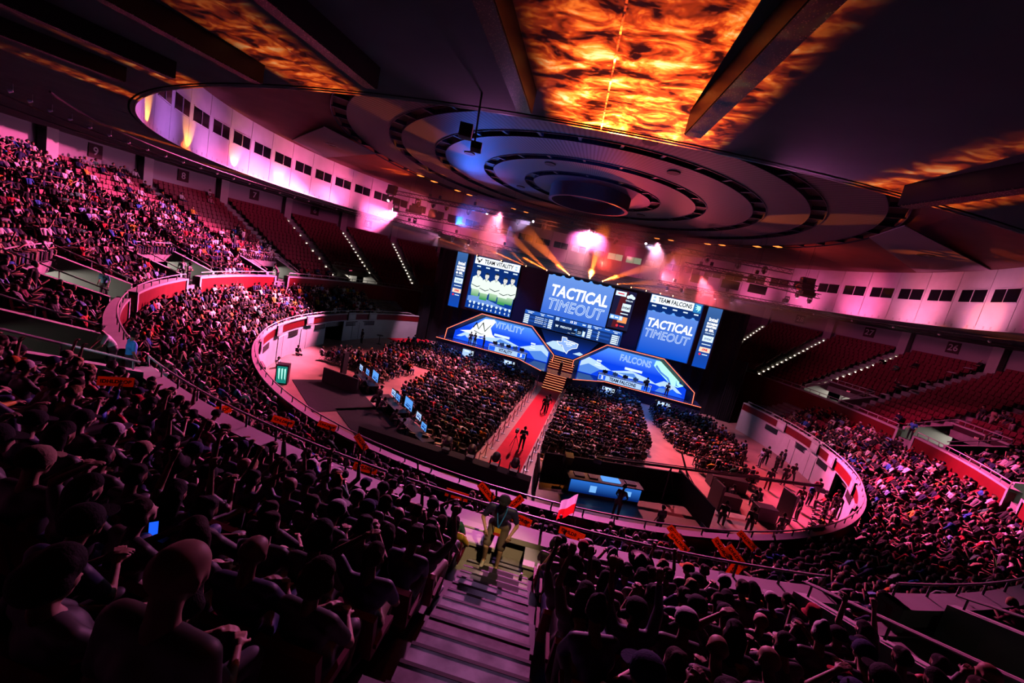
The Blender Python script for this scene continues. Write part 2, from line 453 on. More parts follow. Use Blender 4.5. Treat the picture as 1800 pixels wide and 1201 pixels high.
# ------------------------------------------------------------------ lettering
def text(body, size, loc, mt, parent=None, name='lettering', rot=(math.pi / 2, 0, 0), sx=1.0, bold=0.0, shear=0.0, outline=0.0, align='CENTER', th=0.0, w=False):
    cu = bpy.data.curves.new(name, 'FONT')
    cu.body = body; cu.size = size; cu.align_x = align; cu.align_y = 'CENTER'; cu.offset = bold; cu.shear = shear
    cu.resolution_u = 3
    if outline > 0:
        cu.fill_mode = 'NONE'; cu.bevel_depth = outline; cu.bevel_resolution = 0
    elif th > 0:
        cu.extrude = th
    t = bpy.data.objects.new(name, cu); COL.objects.link(t)
    dg = bpy.context.evaluated_depsgraph_get()
    me = bpy.data.meshes.new_from_object(t.evaluated_get(dg)); me.name = name
    COL.objects.unlink(t); bpy.data.objects.remove(t); bpy.data.curves.remove(cu)
    R_ = Euler(rot).to_matrix().to_4x4()
    me.transform(Matrix.Translation(loc) @ R_ @ Matrix.Diagonal((sx, 1, 1, 1)))
    me.materials.clear(); me.materials.append(mt)
    o = bpy.data.objects.new(name, me); COL.objects.link(o)
    if parent is not None: adopt(o, parent, w)
    return o


ORD = ['zeroth', 'first', 'second', 'third', 'fourth', 'fifth', 'sixth', 'seventh', 'eighth', 'ninth', 'tenth', 'eleventh', 'twelfth', 'thirteenth', 'fourteenth', 'fifteenth', 'sixteenth', 'seventeenth', 'eighteenth', 'nineteenth', 'twentieth'] + [t + '-' + u for t in ('twenty', 'thirty', 'forty') for u in ('first', 'second', 'third', 'fourth', 'fifth', 'sixth', 'seventh', 'eighth', 'ninth', 'last')]

# ================================================================== THE HALL
WH = 'structure'
R_FL, R_MZ, R_UP, R_BK, Z_CE = 23.9, 30.07, 45.3, 45.4, 14.97
VOM = [22.5 * k for k in range(16)]
VHW = 4.2                      # half the width of a vomitory in degrees
def azn(a): return (a + 180.0) % 360.0 - 180.0
UP_R0, UP_DR, UP_N = 30.78, 0.80, 18
def up_z(k): return 5.35 + 0.40 * k
LO_R0, LO_DR, LO_N = 24.45, 0.70, 8
def lo_z(k): return 2.15 + 0.26 * k

mb = MB(); mb.sector(-180, 180, 0.01, 31.0, -0.3, 0.0, 3)
mb.build('floor', M['floor'], kind=WH, label='polished arena floor lit pink in the middle of the hall', cat='floor')

# wall round the arena floor: white panels, red band, coping
mb = MB()
DOORS_F = [(-92, -85, 2.3), (99, 106, 2.3)]
def gap(a, gs): return any(g[0] <= a < g[1] for g in gs)
a = -180.0
while a < 180:
    b = a + 1.0
    if not (-58 < a < 62):
        if gap(a, DOORS_F):
            mb.sector(a, b, R_FL, R_FL + 0.25, 2.3, 2.42, 1, 0)
            mb.sector(a, b, 26.0, 26.1, 0, 2.35, 1, 3)
        else:
            mb.sector(a, b, R_FL, R_FL + 0.25, 0, 2.42, 1, 0)
        mb.sector(a, b, R_FL - 0.03, R_FL + 0.25, 2.42, 3.1, 1, 1)
        mb.sector(a, b, R_FL - 0.08, R_FL + 0.3, 3.1, 3.2, 1, 2)
    a = b
mb.build('wall_arena', [M['white'], M['redwall'], M['offwhite'], M['blackcloth']], kind=WH, label='low curved wall round the arena floor, white below a red band', cat='wall')

# openings, pale gate boxes, louvres and doors on that wall
gi = 0
for az in (-142, -128, -114, -99.5, -82.5, -74.5, 76, 89, 96.5, 110, 124, 138):
    t = thing('gate_box', polar(az, R_FL - 0.06, 2.35), 'pale box set into the red band of the arena wall', 'gate box', math.radians(-az), 'gate boxes in the red band')
    mb = MB(); mb.bx(-0.6, 0.6, -0.12, 0.0, 0.05, 0.95); mb.build('panel', M['offwhite'], t)
    mb = MB(); mb.bx(-0.45, 0.45, -0.14, -0.12, 0.2, 0.7); mb.build('inset', M['white'], t)
for az in (-137, -121, -106, -94.5, -82, -75.5, 73, 84, 93, 109, 117):
    t = MB()
    for k in range(5): t.bx(-0.9, 0.9, -0.05, 0.0, 1.72 + 0.11 * k, 1.78 + 0.11 * k)
    o = t.build('louvre', M['ink'], label='black louvre slats near the top of the white arena wall', cat='vent', group='louvres in the arena wall')
    o.location = polar(az, R_FL - 0.01, 0); o.rotation_euler = (0, 0, math.radians(-az))
di = 0
for az in (-132, -111, -100, -79, 80, 88):
    di += 1
    o = MB(); o.bx(-1.0, 1.0, -0.04, 0.02, 0.02, 2.1)
    d = o.build('door_%d' % di, M['white'], kind=WH, label='white double door in the curved arena wall', cat='door', group='doors in the arena wall')
    d.location = polar(az, R_FL - 0.02, 0); d.rotation_euler = (0, 0, math.radians(-az))
    s_ = MB(); s_.bx(-0.012, 0.012, -0.05, 0.0, 0.02, 2.1); s_.build('seam', M['ink'], d)

# lower stand terraces
mb = MB()
for k in range(LO_N):
    r = LO_R0 + LO_DR * k
    mb.sector(-180, -58, r - 0.05, r + LO_DR - 0.05, lo_z(k) - 0.5, lo_z(k), 2, 0)
    mb.sector(62, 180, r - 0.05, r + LO_DR - 0.05, lo_z(k) - 0.5, lo_z(k), 2, 0)
mb.build('floor_lower_stand', M['concrete'], kind=WH, label='stepped concrete of the lower stand behind the arena wall', cat='terrace')
# end walls of the lower stand
mb = MB()
for az, dz in ((-58, 0), (62, 0)):
    mb.sector(az - 0.15, az + 0.15, R_FL, R_MZ, 0, 3.2, 1)
mb.build('wall_stand_ends', M['offwhite'], kind=WH, label='end walls of the lower stand beside the stage', cat='wall')

# concourse wall (red) between the stands, open at the vomitory stairs
GAPS = [(c - 1.6, c + 1.6) for c in (-157.5, -135, -115.5, -91.5, 88.0, 112.5, 135, 157.5)]
mb = MB()
def ranges(gs, lo=-180.0, hi=180.0):
    out = []; p = lo
    for g in sorted(gs):
        out.append((p, g[0])); p = g[1]
    out.append((p, hi)); return out
for a0, a1 in ranges(GAPS):
    mb.sector(a0, a1, R_MZ, R_MZ + 0.3, 2.5, 5.84, 1.5, 0)
    mb.sector(a0, a1, R_MZ + 0.3, R_MZ + 0.34, 4.9, 5.84, 1.5, 1)
    mb.sector(a0, a1, R_MZ - 0.05, R_MZ + 0.5, 5.84, 5.97, 1.5, 1)
    for e_ in (a0, a1):
        if abs(e_) < 179:
            s_ = 0.45 if e_ == a0 else -0.45
            mb.sector(min(e_, e_ + s_), max(e_, e_ + s_), R_MZ - 0.06, R_MZ + 0.5, 3.2, 5.97, 1, 1)
mb.sector(-62, 66, R_MZ, R_MZ + 0.3, 0, 2.5, 1.5, 0)
mb.build('wall_concourse', [M['redwall'], M['offwhite']], kind=WH, label='curved red wall with a pale coping between lower and upper stand', cat='wall')

# upper stand terraces; the vomitories cut into the first rows
mb = MB()
for k in range(UP_N):
    r0 = UP_R0 + UP_DR * k - 0.12; r1 = r0 + UP_DR
    z = up_z(k)
    if k < 4:
        for s0, s1 in ranges([(azn(v) - VHW, azn(v) + VHW) for v in VOM if abs(azn(v)) > 60 and abs(azn(v)) < 170]):
            mb.sector(s0, s1, r0, r1, z - 0.6, z, 1.5)
    else:
        mb.sector(-180, 180, r0, r1, z - 0.6, z, 1.5)
mb.sector(-180, 180, R_MZ + 0.2, UP_R0 - 0.1, 4.7, 5.33, 1.5)
mb.sector(-180, 180, UP_R0 - 0.1, 36.5, 4.7, 5.29, 2)
mb.build('floor_upper_stand', M['concrete'], kind=WH, label='stepped concrete of the upper stand', cat='terrace')

# vomitories: side walls, lintel with exit sign, lit passage
vn = {-157.5: 'the nearest left', -135: 'the second left', -112.5: 'the third left', -90: 'the fourth left', -67.5: 'the last left', 157.5: 'the nearest right', 135: 'the second right', 112.5: 'the third right', 90: 'the right middle', 67.5: 'the far right'}
vi = 0
for v in VOM:
    v = azn(v)
    if abs(v) < 60 or abs(v) > 170: continue
    vi += 1
    near = 'left' if v < 0 else 'right'
    mb = MB()
    for s in (-1, 1):
        a = v + s * VHW
        r0, r1 = R_MZ + 0.55, 34.25
        n = 5
        for i in range(n):
            ra = r0 + (r1 - r0) * i / n; rb = r0 + (r1 - r0) * (i + 1) / n
            za = 6.2 + 1.15 * i / n; zb = 6.2 + 1.15 * (i + 1) / n
            da = math.degrees(0.14 / ra)
            mb.sector(a - da, a + da, ra, rb, 5.2, za, 1, 0, z1b=zb)
    mb.sector(v - VHW, v + VHW, 34.0, 34.3, 6.62, 7.38, 1.5, 1)
    mb.sector(v - VHW - 0.3, v + VHW + 0.3, 33.95, 34.4, 7.38, 7.5, 1.5, 0)
    mb.sector(v - VHW, v + VHW, 33.98, 34.32, 6.5, 6.62, 1.5, 0)
    mb.sector(v - VHW, v + VHW, 36.3, 36.4, 5.2, 7.3, 1.5, 0)
    mb.sector(v - VHW, v + VHW, 34.3, 36.4, 6.55, 6.65, 1.5, 0)
    mb.build('wall_vomitory_%d' % vi, [M['offwhite'], M['sign']], kind=WH, label='pale concrete side walls and dark lintel of %s entrance tunnel' % vn[v], cat='wall')
    t = thing('exit_sign', polar(v, 33.96, 6.85), 'small red exit sign on the tunnel lintel', 'exit sign', math.radians(-v), 'exit signs on the tunnel lintels')
    q = MB(); q.bx(-0.22, 0.22, -0.05, 0.0, 0, 0.32); q.build('panel', M['sign'], t)
    text('EXIT', 0.2, (0, -0.055, 0.16), E['exit'], t, 'lettering')
    d = bpy.data.lights.new('tunnel_lamp', 'POINT'); d.energy = (3 if v > 0 else 14) if abs(v) > 150 else 230; d.color = (1.0, 0.93, 0.80); d.shadow_soft_size = 0.3
    o = bpy.data.objects.new('tunnel_lamp', d); COL.objects.link(o); o.location = polar(v, 35.3, 6.2)

# back wall of the upper stand, pillars, section numbers
mb = MB()
mb.sector(-180, 180, R_BK, R_BK + 0.3, 9.0, Z_CE, 1.5)
mb.build('wall_back', M['backwall'], kind=WH, label='grey ribbed wall behind the last row of the upper stand', cat='wall')
PIL = []
for k in range(32):
    az = azn(5.625 + 11.25 * k)
    if 20 < az < 110 or -125 < az < -20:
        o = MB(); o.bx(-0.48, 0.48, -0.35, 0.35, 0, Z_CE - 12.1)
        p = o.build('pillar', M['offwhite'], label='pale square pillar at the top of the upper stand, %s side' % ('right' if az > 0 else 'left'), cat='pillar', group='pillars on the %s behind the last row' % ('right' if az > 0 else 'left'))
        p.location = polar(az, R_BK - 0.55, 12.1); p.rotation_euler = (0, 0, math.radians(-az))
for n, az, wd in ((9, -101.25, 'reading nine, leftmost on the back wall'), (8, -90, 'reading eight, second from the left'), (7, -78.75, 'reading seven, third from the left'), (6, -67.5, 'reading six in the left haze'), (5, -56.25, 'reading five, left beside the rig'), (26, 67.5, 'reading twenty-six, rightmost on the back wall'), (27, 56.25, 'reading twenty-seven, second from the right'), (28, 45.0, 'reading twenty-eight beside the right rig')):
    t = thing('section_sign', polar(az, R_BK - 0.06, 13.55), 'dark square section sign ' + wd, 'sign', math.radians(-az))
    q = MB(); q.bx(-0.62, 0.62, -0.05, 0.0, 0, 1.25); q.build('panel', M['sign'], t)
    text(str(n), 1.0, (0, -0.06, 0.6), M['paper'], t, 'number', bold=0.015)

# low ring ceiling
mb = MB(); mb.sector(-180, 180, 30.0, 46.2, Z_CE, Z_CE + 0.3, 1.0)
mb.build('ceiling', M['ceil'], kind=WH, label='flat plaster ring ceiling lit with orange fire patterns', cat='ceiling')
mb = MB(); mb.sector(-180, 180, 29.95, 30.0, Z_CE - 0.004, Z_CE + 0.08, 1.0)
mb.build('trim_1', M['rail'], kind=WH, label='thin bright edge of the round ceiling opening', cat='trim')
mb = MB()
for k in range(32):
    az = azn(5.7 + 11.25 * k)
    if abs(az) > 140:
        da = math.degrees(0.014 / 34)
        mb.sector(az - da, az + da, 30.05, 45, Z_CE - 0.003, Z_CE + 0.01, 1)
mb.build('trim_2', M['rail'], kind=WH, label='thin radial joint strips on the ring ceiling', cat='trim')

# drum above the opening with its band of windows
mb = MB()
for k in range(64):
    c = 5.625 * k
    g = 0.045
    mb.sector(c - 2.8125 + g, c + 2.8125 - g, 30.0, 30.12, Z_CE + 0.02, 19.45, 1.5, 0)
mb.sector(-180, 180, 30.13, 30.2, Z_CE, 19.6, 2, 1)
mb.build('wall_drum', [M['white'], M['ink']], kind=WH, label='white panelled drum wall above the ceiling opening', cat='wall')
wi = 0
lit = {0: 1, 1: 1, -1: 0, 3: 1, -5: 1}
for k in range(-24, 24):
    az = 5.625 * k + 0.35
    if az < -132 or az > 112: continue
    wi += 1
    W_ = MB(); W_.bx(-1.14, 1.14, -0.05, 0.0, 0, 0.94)
    isl = k in (1, 2)
    o = W_.build('window_%d' % wi, [E['winlit'] if isl else M['glass']], kind=WH, cat='window', group=None if isl else 'dark windows round the drum',
                 label='lit window high in the drum behind the stage rig' if isl else 'dark double window in the white drum wall')
    if isl: o['group'] = 'lit windows in the drum'
    o.location = polar(az, 30.0, 17.02); o.rotation_euler = (0, 0, math.radians(-az))
    W_ = MB(); W_.bx(-0.025, 0.025, -0.08, -0.05, 0, 0.94); W_.build('mullion', M['rail'], o)
    W_ = MB(); W_.bx(-1.2, 1.2, -0.07, 0.0, -0.06, 0.0); W_.bx(-1.2, 1.2, -0.07, 0.0, 0.94, 1.0); W_.build('frame', M['white'], o)

# upper ceiling: dark sloping ring, pale radial panels, ribbed disc with dark ring slots
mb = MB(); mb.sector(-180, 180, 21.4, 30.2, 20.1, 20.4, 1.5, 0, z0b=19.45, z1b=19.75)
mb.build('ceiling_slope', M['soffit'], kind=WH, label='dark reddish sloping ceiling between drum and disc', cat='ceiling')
for pts, vent, nm in (([(-28.6, -3.3), (-20.2, -9.6), (-19.4, -3.6), (-29.6, 2.6)], (-23.6, -4.2), 'left'), ([(20.0, -4.6), (19.4, -9.2), (29.7, -1.2), (29.0, 5.2)], (24.9, -2.3), 'right')):
    wp = thing('ceiling_panel', (vent[0], vent[1], 19.3), 'pale slanted panel under the dark sloping ceiling on the ' + nm, 'ceiling panel')
    q = MB(); P8 = [(x, y, z) for z in (19.36, 19.42) for x, y in pts]
    q.add(P8, [(0, 1, 2, 3), (7, 6, 5, 4)] + [(i, (i + 1) % 4, 4 + (i + 1) % 4, 4 + i) for i in range(4)]); q.build('board', M['wedge'], wp, w=True)
    q = MB(); q.tube((vent[0], vent[1], 19.33), (vent[0], vent[1], 19.40), 0.5, 0.5, 20); q.build('round_vent', M['ink'], wp, w=True)

dm = bpy.data.materials.new('ribbed_disc'); dm.use_nodes = True
nt = dm.node_tree; b = nt.nodes['Principled BSDF']; b.inputs['Roughness'].default_value = 0.6
tc = nt.nodes.new('ShaderNodeTexCoord'); sp = nt.nodes.new('ShaderNodeSeparateXYZ'); at = nt.nodes.new('ShaderNodeMath'); at.operation = 'ARCTAN2'
ml = nt.nodes.new('ShaderNodeMath'); ml.operation = 'MULTIPLY'; ml.inputs[1].default_value = 300.0
sn = nt.nodes.new('ShaderNodeMath'); sn.operation = 'SINE'
rp = nt.nodes.new('ShaderNodeValToRGB'); rp.color_ramp.elements[0].position = 0.0; rp.color_ramp.elements[0].color = (0.02, 0.02, 0.025, 1)
rp.color_ramp.elements[1].position = 0.75; rp.color_ramp.elements[1].color = (0.10, 0.10, 0.12, 1)
mr = nt.nodes.new('ShaderNodeMapRange'); mr.inputs[1].default_value = -1; mr.inputs[2].default_value = 1
L = nt.links.new
L(tc.outputs['Object'], sp.inputs[0]); L(sp.outputs['X'], at.inputs[0]); L(sp.outputs['Y'], at.inputs[1]); L(at.outputs[0], ml.inputs[0]); L(ml.outputs[0], sn.inputs[0])
L(sn.outputs[0], mr.inputs[0]); L(mr.outputs[0], rp.inputs[0]); L(rp.outputs[0], b.inputs['Base Color'])
RINGS = [(3.6, 5.25), (6.04, 8.9), (9.72, 13.05), (13.9, 16.6), (17.5, 20.5)]
mb = MB()
for r0, r1 in RINGS: mb.sector(-180, 180, r0, r1, 20.03, 20.25, 1.5, 0)
for r0, r1 in ((5.25, 6.04), (8.9, 9.72), (13.05, 13.9), (16.6, 17.5), (20.5, 21.5)):
    mb.sector(-180, 180, r0, r1, 20.3, 20.4, 2, 1)
    mb.sector(-180, 180, r0 - 0.04, r0, 19.98, 20.3, 1.5, 2)
    mb.sector(-180, 180, r1, r1 + 0.04, 19.98, 20.3, 1.5, 2)
    n = int(2 * math.pi * r0 / 2.4)
    for i in range(n):
        a = 360.0 * i / n - 180
        da = math.degrees(0.09 / r0)
        mb.sector(a - da, a + da, r0, r1, 20.05, 20.3, 1, 2)
mb.build('ceiling_disc', [dm, M['ink'], M['navy']], kind=WH, label='large round ribbed ceiling disc with dark concentric slots', cat='ceiling')
t = thing('ceiling_oculus', (0, 0, 18.9), 'round drum hanging at the middle of the ceiling disc', 'oculus')
q = MB(); q.sector(-180, 180, 3.3, 3.6, 18.9, 20.1, 3); q.build('ring', M['soffit'], t, w=True)
q = MB(); q.sector(-180, 180, 0.01, 3.3, 20.02, 20.1, 6); q.build('cover', M['paper'], t, w=True)
for az, R in ((-70, 7.6), (-160, 7.8), (40, 7.5), (150, 11.6), (-125, 11.4), (165, 15.2)):
    q = MB(); q.tube(polar(az, R, 19.96), polar(az, R, 20.04), 0.42, 0.42, 18)
    q.build('ceiling_vent', M['ink'], label='dark round vent in the ribbed ceiling disc', cat='vent', group='round vents in the ceiling disc')

# glowing slits of the disc rim
for az in (-72, -66, -56, -51, -33, -28, 22, 27, 40, 45, 57, 64):
    q = MB(); q.sector(az - 0.75, az + 0.75, 20.65, 21.3, 20.0, 20.05, 1)
    q.build('rim_lamp', E['flame'] if False else emis('rim_glow', (1.0, 0.22, 0.04), 2.2, False) if az == -72 else bpy.data.materials['rim_glow'], label='small orange lamp in the rim of the ceiling disc', cat='lamp', group='orange lamps in the disc rim')

# long acoustic boxes under the ring ceiling
pm = mat('perforated_box', (0.10, 0.09, 0.09), 0.35)
nt = pm.node_tree; b = nt.nodes['Principled BSDF']
vz = nt.nodes.new('ShaderNodeTexVoronoi'); vz.inputs['Scale'].default_value = 34; tcx = nt.nodes.new('ShaderNodeTexCoord')
rp = nt.nodes.new('ShaderNodeValToRGB'); rp.color_ramp.elements[0].position = 0.12; rp.color_ramp.elements[0].color = (0.85, 0.75, 0.6, 1); rp.color_ramp.elements[1].position = 0.3; rp.color_ramp.elements[1].color = (0.02, 0.02, 0.02, 1)  # pale dots put the face's glitter into its colour
nt.links.new(tcx.outputs['Object'], vz.inputs['Vector']); nt.links.new(vz.outputs['Distance'], rp.inputs[0]); nt.links.new(rp.outputs[0], b.inputs['Base Color'])
BN = ['right of the bright fire patch', 'left of the bright fire patch', 'second left of the bright fire patch', 'beside the left fire streak', 'far left of the fire streak', 'at the right fire patch', 'far left by the wall lamps']
for (az, r0), nm in zip(((171.7, 31.6), (177.0, 31.3), (-177.4, 31.4), (-171.4, 31.1), (-165.6, 31.2), (163.2, 30.6), (-160.0, 31.2)), BN):
    t = thing('acoustic_box', polar(az, r0, Z_CE - 0.4), 'long dark box under the ring ceiling, ' + nm, 'ceiling box', math.radians(-az))
    q = MB(); q.bx(-0.14, 0.14, 0, 6.0, 0.02, 0.40); q.build('housing', M['black'], t)
    q = MB(); q.bx(-0.13, 0.13, 0.03, 5.97, 0.0, 0.02); q.build('perforated_face', pm, t)

# pipes and small lamps under the ring ceiling
for R, nm in ((32.6, 'inner'), (36.0, 'middle'), (39.3, 'outer')):
    for a0, a1 in ((-160 if R > 33 else -142, -60), (45, 140)):
        n = 60
        q = MB(); q.path([polar(a0 + (a1 - a0) * i / n, R, Z_CE - 0.16) for i in range(n + 1)], 0.05, 5)
        q.build('ceiling_pipe', M['truss'], label='%s curved pipe under the %s part of the ring ceiling' % (nm, 'left' if a0 < 0 else 'right'), cat='pipe')
for i in range(34):
    az = -158 + i * 3.4 if i < 26 else 48 + (i - 26) * 7.5
    t = thing('ceiling_lamp', polar(az, 34.2, Z_CE - 0.28), 'small pale lamp head under the ring ceiling edge', 'lamp', math.radians(-az), 'small lamp heads under the ring ceiling')
    q = MB(); q.tube((0, 0, 0), (0, 0.14, -0.05), 0.06, 0.1, 8); q.build('lamp_head', M['rail'], t)
    q = MB(); q.tube((0, 0, 0), (0, 0, 0.28), 0.015, 0.015, 5); q.build('stem', M['rail'], t)

# guard rails on the two parapets and round the tunnels
def arc_rail(az0, az1, R, z, h, label, near, step=2.0):
    t = thing('guard_rail', polar((az0 + az1) / 2, R, z), label, 'rail')
    n = max(2, int(abs(az1 - az0) / 0.75))
    q = MB(); q.path([polar(az0 + (az1 - az0) * i / n, R, z + h) for i in range(n + 1)], 0.035, 6); q.build('top_rail', M['rail'], t, w=True)
    k = max(1, int(abs(az1 - az0) / step))
    for i in range(k + 1):
        a_ = az0 + (az1 - az0) * i / k
        q = MB(); q.tube(polar(a_, R, z), polar(a_, R, z + h), 0.03, 0.03, 6); q.build('post', M['rail'], t, w=True)
def side(a): return ('left' if a < 0 else 'right')
def clock(a):
    a = abs(a)
    return 'beside the stage' if a < 75 else 'at the side' if a < 125 else 'towards the viewer' if a < 158 else 'just below the viewer'
RN = ['directly left below the viewer', 'between the two nearest left tunnels', 'between second and third left tunnel', 'between third and fourth left tunnel', 'from the last left tunnel to the left screen', 'left behind the stage', 'right behind the stage', 'from the right screen to the right middle tunnel', 'beside the right middle tunnel', 'second stretch on the right', 'nearest tunnels on the right', 'directly right below the viewer'] + ['behind the stage, stretch %s' % w_ for w_ in ('one', 'two', 'three', 'four', 'five', 'six')]
AN = ['just left below the viewer', 'left near the green fridge', 'left above the sitting people', 'left beside the sponsor wall', 'right beside the stage', 'right above the crane end', 'right at the near bend', 'just right below the viewer']
i = 0
for a0, a1 in ((-180, -150), (-150, -120), (-120, -90), (-90, -60), (63, 90), (90, 120), (120, 150), (150, 180)):
    m_ = (a0 + a1) / 2
    arc_rail(a0, a1, R_FL + 0.12, 3.2, 0.28, 'pale rail on the low arena wall, ' + AN.pop(0), False, 3.0)
for a0, a1 in ranges(GAPS):
    for b0, b1 in ((a0, (a0 + a1) / 2), ((a0 + a1) / 2, a1)) if a1 - a0 > 40 else ((a0, a1),):
        m_ = (b0 + b1) / 2
        arc_rail(b0 + 0.5, b1 - 0.5, R_MZ + 0.05, 5.97, 0.36, 'pale rail on the red concourse wall, ' + RN.pop(0), False, 2.2)
for v in VOM:
    v = azn(v)
    if v not in vn: continue
    t = thing('guard_rail', polar(v, 34.1, 7.5), 'pale rail round the top of %s entrance tunnel' % vn[v], 'rail')
    pts = [polar(v - VHW, R_MZ + 0.6, 6.5), polar(v - VHW, 34.15, 7.85)] + [polar(v - VHW + 2 * VHW * i / 6, 34.15, 7.85) for i in range(1, 7)] + [polar(v + VHW, R_MZ + 0.6, 6.5)]
    q = MB(); q.path(pts, 0.035, 6); q.build('top_rail', M['rail'], t, w=True)
    for i in range(7):
        a_ = v - VHW + 2 * VHW * i / 6
        q = MB(); q.tube(polar(a_, 34.15, 7.45), polar(a_, 34.15, 7.85), 0.025, 0.025, 5); q.build('post', M['rail'], t, w=True)
    for s in (-1, 1):
        for f in (0.05, 0.5):
            R = R_MZ + 0.6 + (34.15 - R_MZ - 0.6) * f
            q = MB(); q.tube(polar(v + s * VHW, R, 6.15 + 1.3 * f), polar(v + s * VHW, R, 6.5 + 1.35 * f), 0.025, 0.025, 5); q.build('post', M['rail'], t, w=True)

# the aisle the man climbs: pale half steps with black treads
AIS = 174.375
def local(az, R, z, x=0.0, y=0.0):
    """x to the right as seen from above looking inwards, y inwards"""
    p = polar(az, R, z); a_ = math.radians(az)
    u = Vector((-math.sin(a_), -math.cos(a_), 0)); rgt = Vector((u.y, -u.x, 0))
    return p + rgt * x + u * y
t = thing('stair', polar(AIS, 31, 5.3), 'pale worn concrete steps of the aisle below the viewer', 'stairs')
for j in range(16):
    R = UP_R0 - 0.12 + 0.4 * j; z = up_z(j // 2) + (0.2 if j % 2 else 0.0)
    q = MB(); q.box(local(AIS, R + 0.2, z - 0.24), (1.3, 0.41, 0.55), math.radians(-AIS)); q.build('step', M['step'], t, w=True)
    q = MB(); q.box(local(AIS, R + 0.022, z + 0.037), (1.3, 0.04, 0.012), math.radians(-AIS)); q.build('nosing', M['black'], t, w=True)
    if j in (2, 3, 4):
        q = MB(); q.box(local(AIS, R + 0.21, z + 0.04, 0.12 if j > 2 else 0.0), (0.72, 0.36, 0.012), math.radians(-AIS)); q.build('rubber_tread', M['mat_black'], t, w=True)

# ledge boxes on the near parapet beside the aisle
for (x, wd, hgt, nm) in ((-0.95, 1.5, 0.60, 'left of the man'), (1.2, 1.3, 0.45, 'right of the man')):
    t = thing('parapet_ledge', local(AIS, R_MZ + 0.75, 5.33, x), 'pale concrete ledge box on the parapet %s' % nm, 'ledge', math.radians(-AIS))
    q = MB(); q.bx(-wd / 2, wd / 2, -0.35, 0.3, 0, hgt); q.build('block', M['offwhite'], t)
    q = MB(); q.bx(-wd / 2 - 0.05, wd / 2 + 0.05, -0.4, 0.35, hgt, hgt + 0.06); q.build('slab', M['white'], t)
    if x < 0:
        q = MB(); q.path([(-0.55, 0.25, hgt + 0.06), (-0.55, 0.25, hgt + 0.34), (0.7, 0.25, hgt + 0.34), (0.72, -0.3, hgt + 0.32), (0.72, -0.3, hgt + 0.06)], 0.03, 6); q.build('top_rail', M['rail'], t)

# stage end of the hall: black drapes
mb = MB()
for x0, x1, y in ((-19.5, 20, 14.6),):
    n = 90
    P = [(x0 + (x1 - x0) * i / n, y + 0.12 * math.sin(i * 2.1)) for i in range(n + 1)]
    V = [(p[0], p[1], z) for p in P for z in (0, 12.9)]
    mb.add(V, [(2 * i, 2 * i + 2, 2 * i + 3, 2 * i + 1) for i in range(n)])
o = mb.build('stage_drape', M['blackcloth'], label='tall black drape behind the screens', cat='drape')
sm_ = o.modifiers.new('thickness', 'SOLIDIFY'); sm_.thickness = 0.05
for s, x in ((-1, -18.9), (1, 19.4)):
    mb = MB(); n = 24
    V = [(x + s * (1.7 * i / n), 13.6 + 0.13 * math.sin(i * 2.2), z) for i in range(n + 1) for z in (0, 7.5)]
    mb.add(V, [(2 * i, 2 * i + 2, 2 * i + 3, 2 * i + 1) for i in range(n)])
    o = mb.build('stage_drape', M['blackcloth'], label='short black drape closing the %s end of the stage' % ('left' if s < 0 else 'right'), cat='drape')
    sm_ = o.modifiers.new('thickness', 'SOLIDIFY'); sm_.thickness = 0.05

# ================================================================== THE STAGE
XC = 0.32
ZS = 1.4
# deck: wings at y 11.4, middle pushed out to y 8
deck = [(-16.4, 11.4), (-5.2, 11.4), (-1.6, 8.1), (2.2, 8.1), (5.8, 11.4), (17.0, 11.4), (17.0, 14.4), (-16.4, 14.4)]
t_st = thing('stage', (XC, 11, 0), 'raised stage with glossy blue-black deck and dark skirt', 'stage')
mb = MB(); n = len(deck)
mb.add([(x, y, ZS - 0.12) for x, y in deck] + [(x, y, ZS) for x, y in deck], [tuple(range(n))[::-1], tuple(range(n, 2 * n))] + [(i, (i + 1) % n, n + (i + 1) % n, n + i) for i in range(n)])
mb.build('deck', M['gloss'], t_st, w=True)
mb = MB()
for a, b in zip(deck[:5], deck[1:6]):
    mb.add([(a[0], a[1] + 0.06, 0), (b[0], b[1] + 0.06, 0), (b[0], b[1] + 0.06, ZS - 0.12), (a[0], a[1] + 0.06, ZS - 0.12),
            (a[0], a[1] + 0.12, 0), (b[0], b[1] + 0.12, 0), (b[0], b[1] + 0.12, ZS - 0.12), (a[0], a[1] + 0.12, ZS - 0.12)],
           [(0, 1, 2, 3), (7, 6, 5, 4), (0, 4, 5, 1), (3, 2, 6, 7), (0, 3, 7, 4), (1, 5, 6, 2)])
mb.build('skirt', M['navy'], t_st, w=True)
for a, b in zip(deck[:5], deck[1:6]):
    if a == deck[2]: continue
    mb = MB(); mb.tube((a[0], a[1] - 0.03, ZS - 0.03), (b[0], b[1] - 0.03, ZS - 0.03), 0.035, 0.035, 6)
    mb.build('edge_light', E['led'], t_st, w=True)

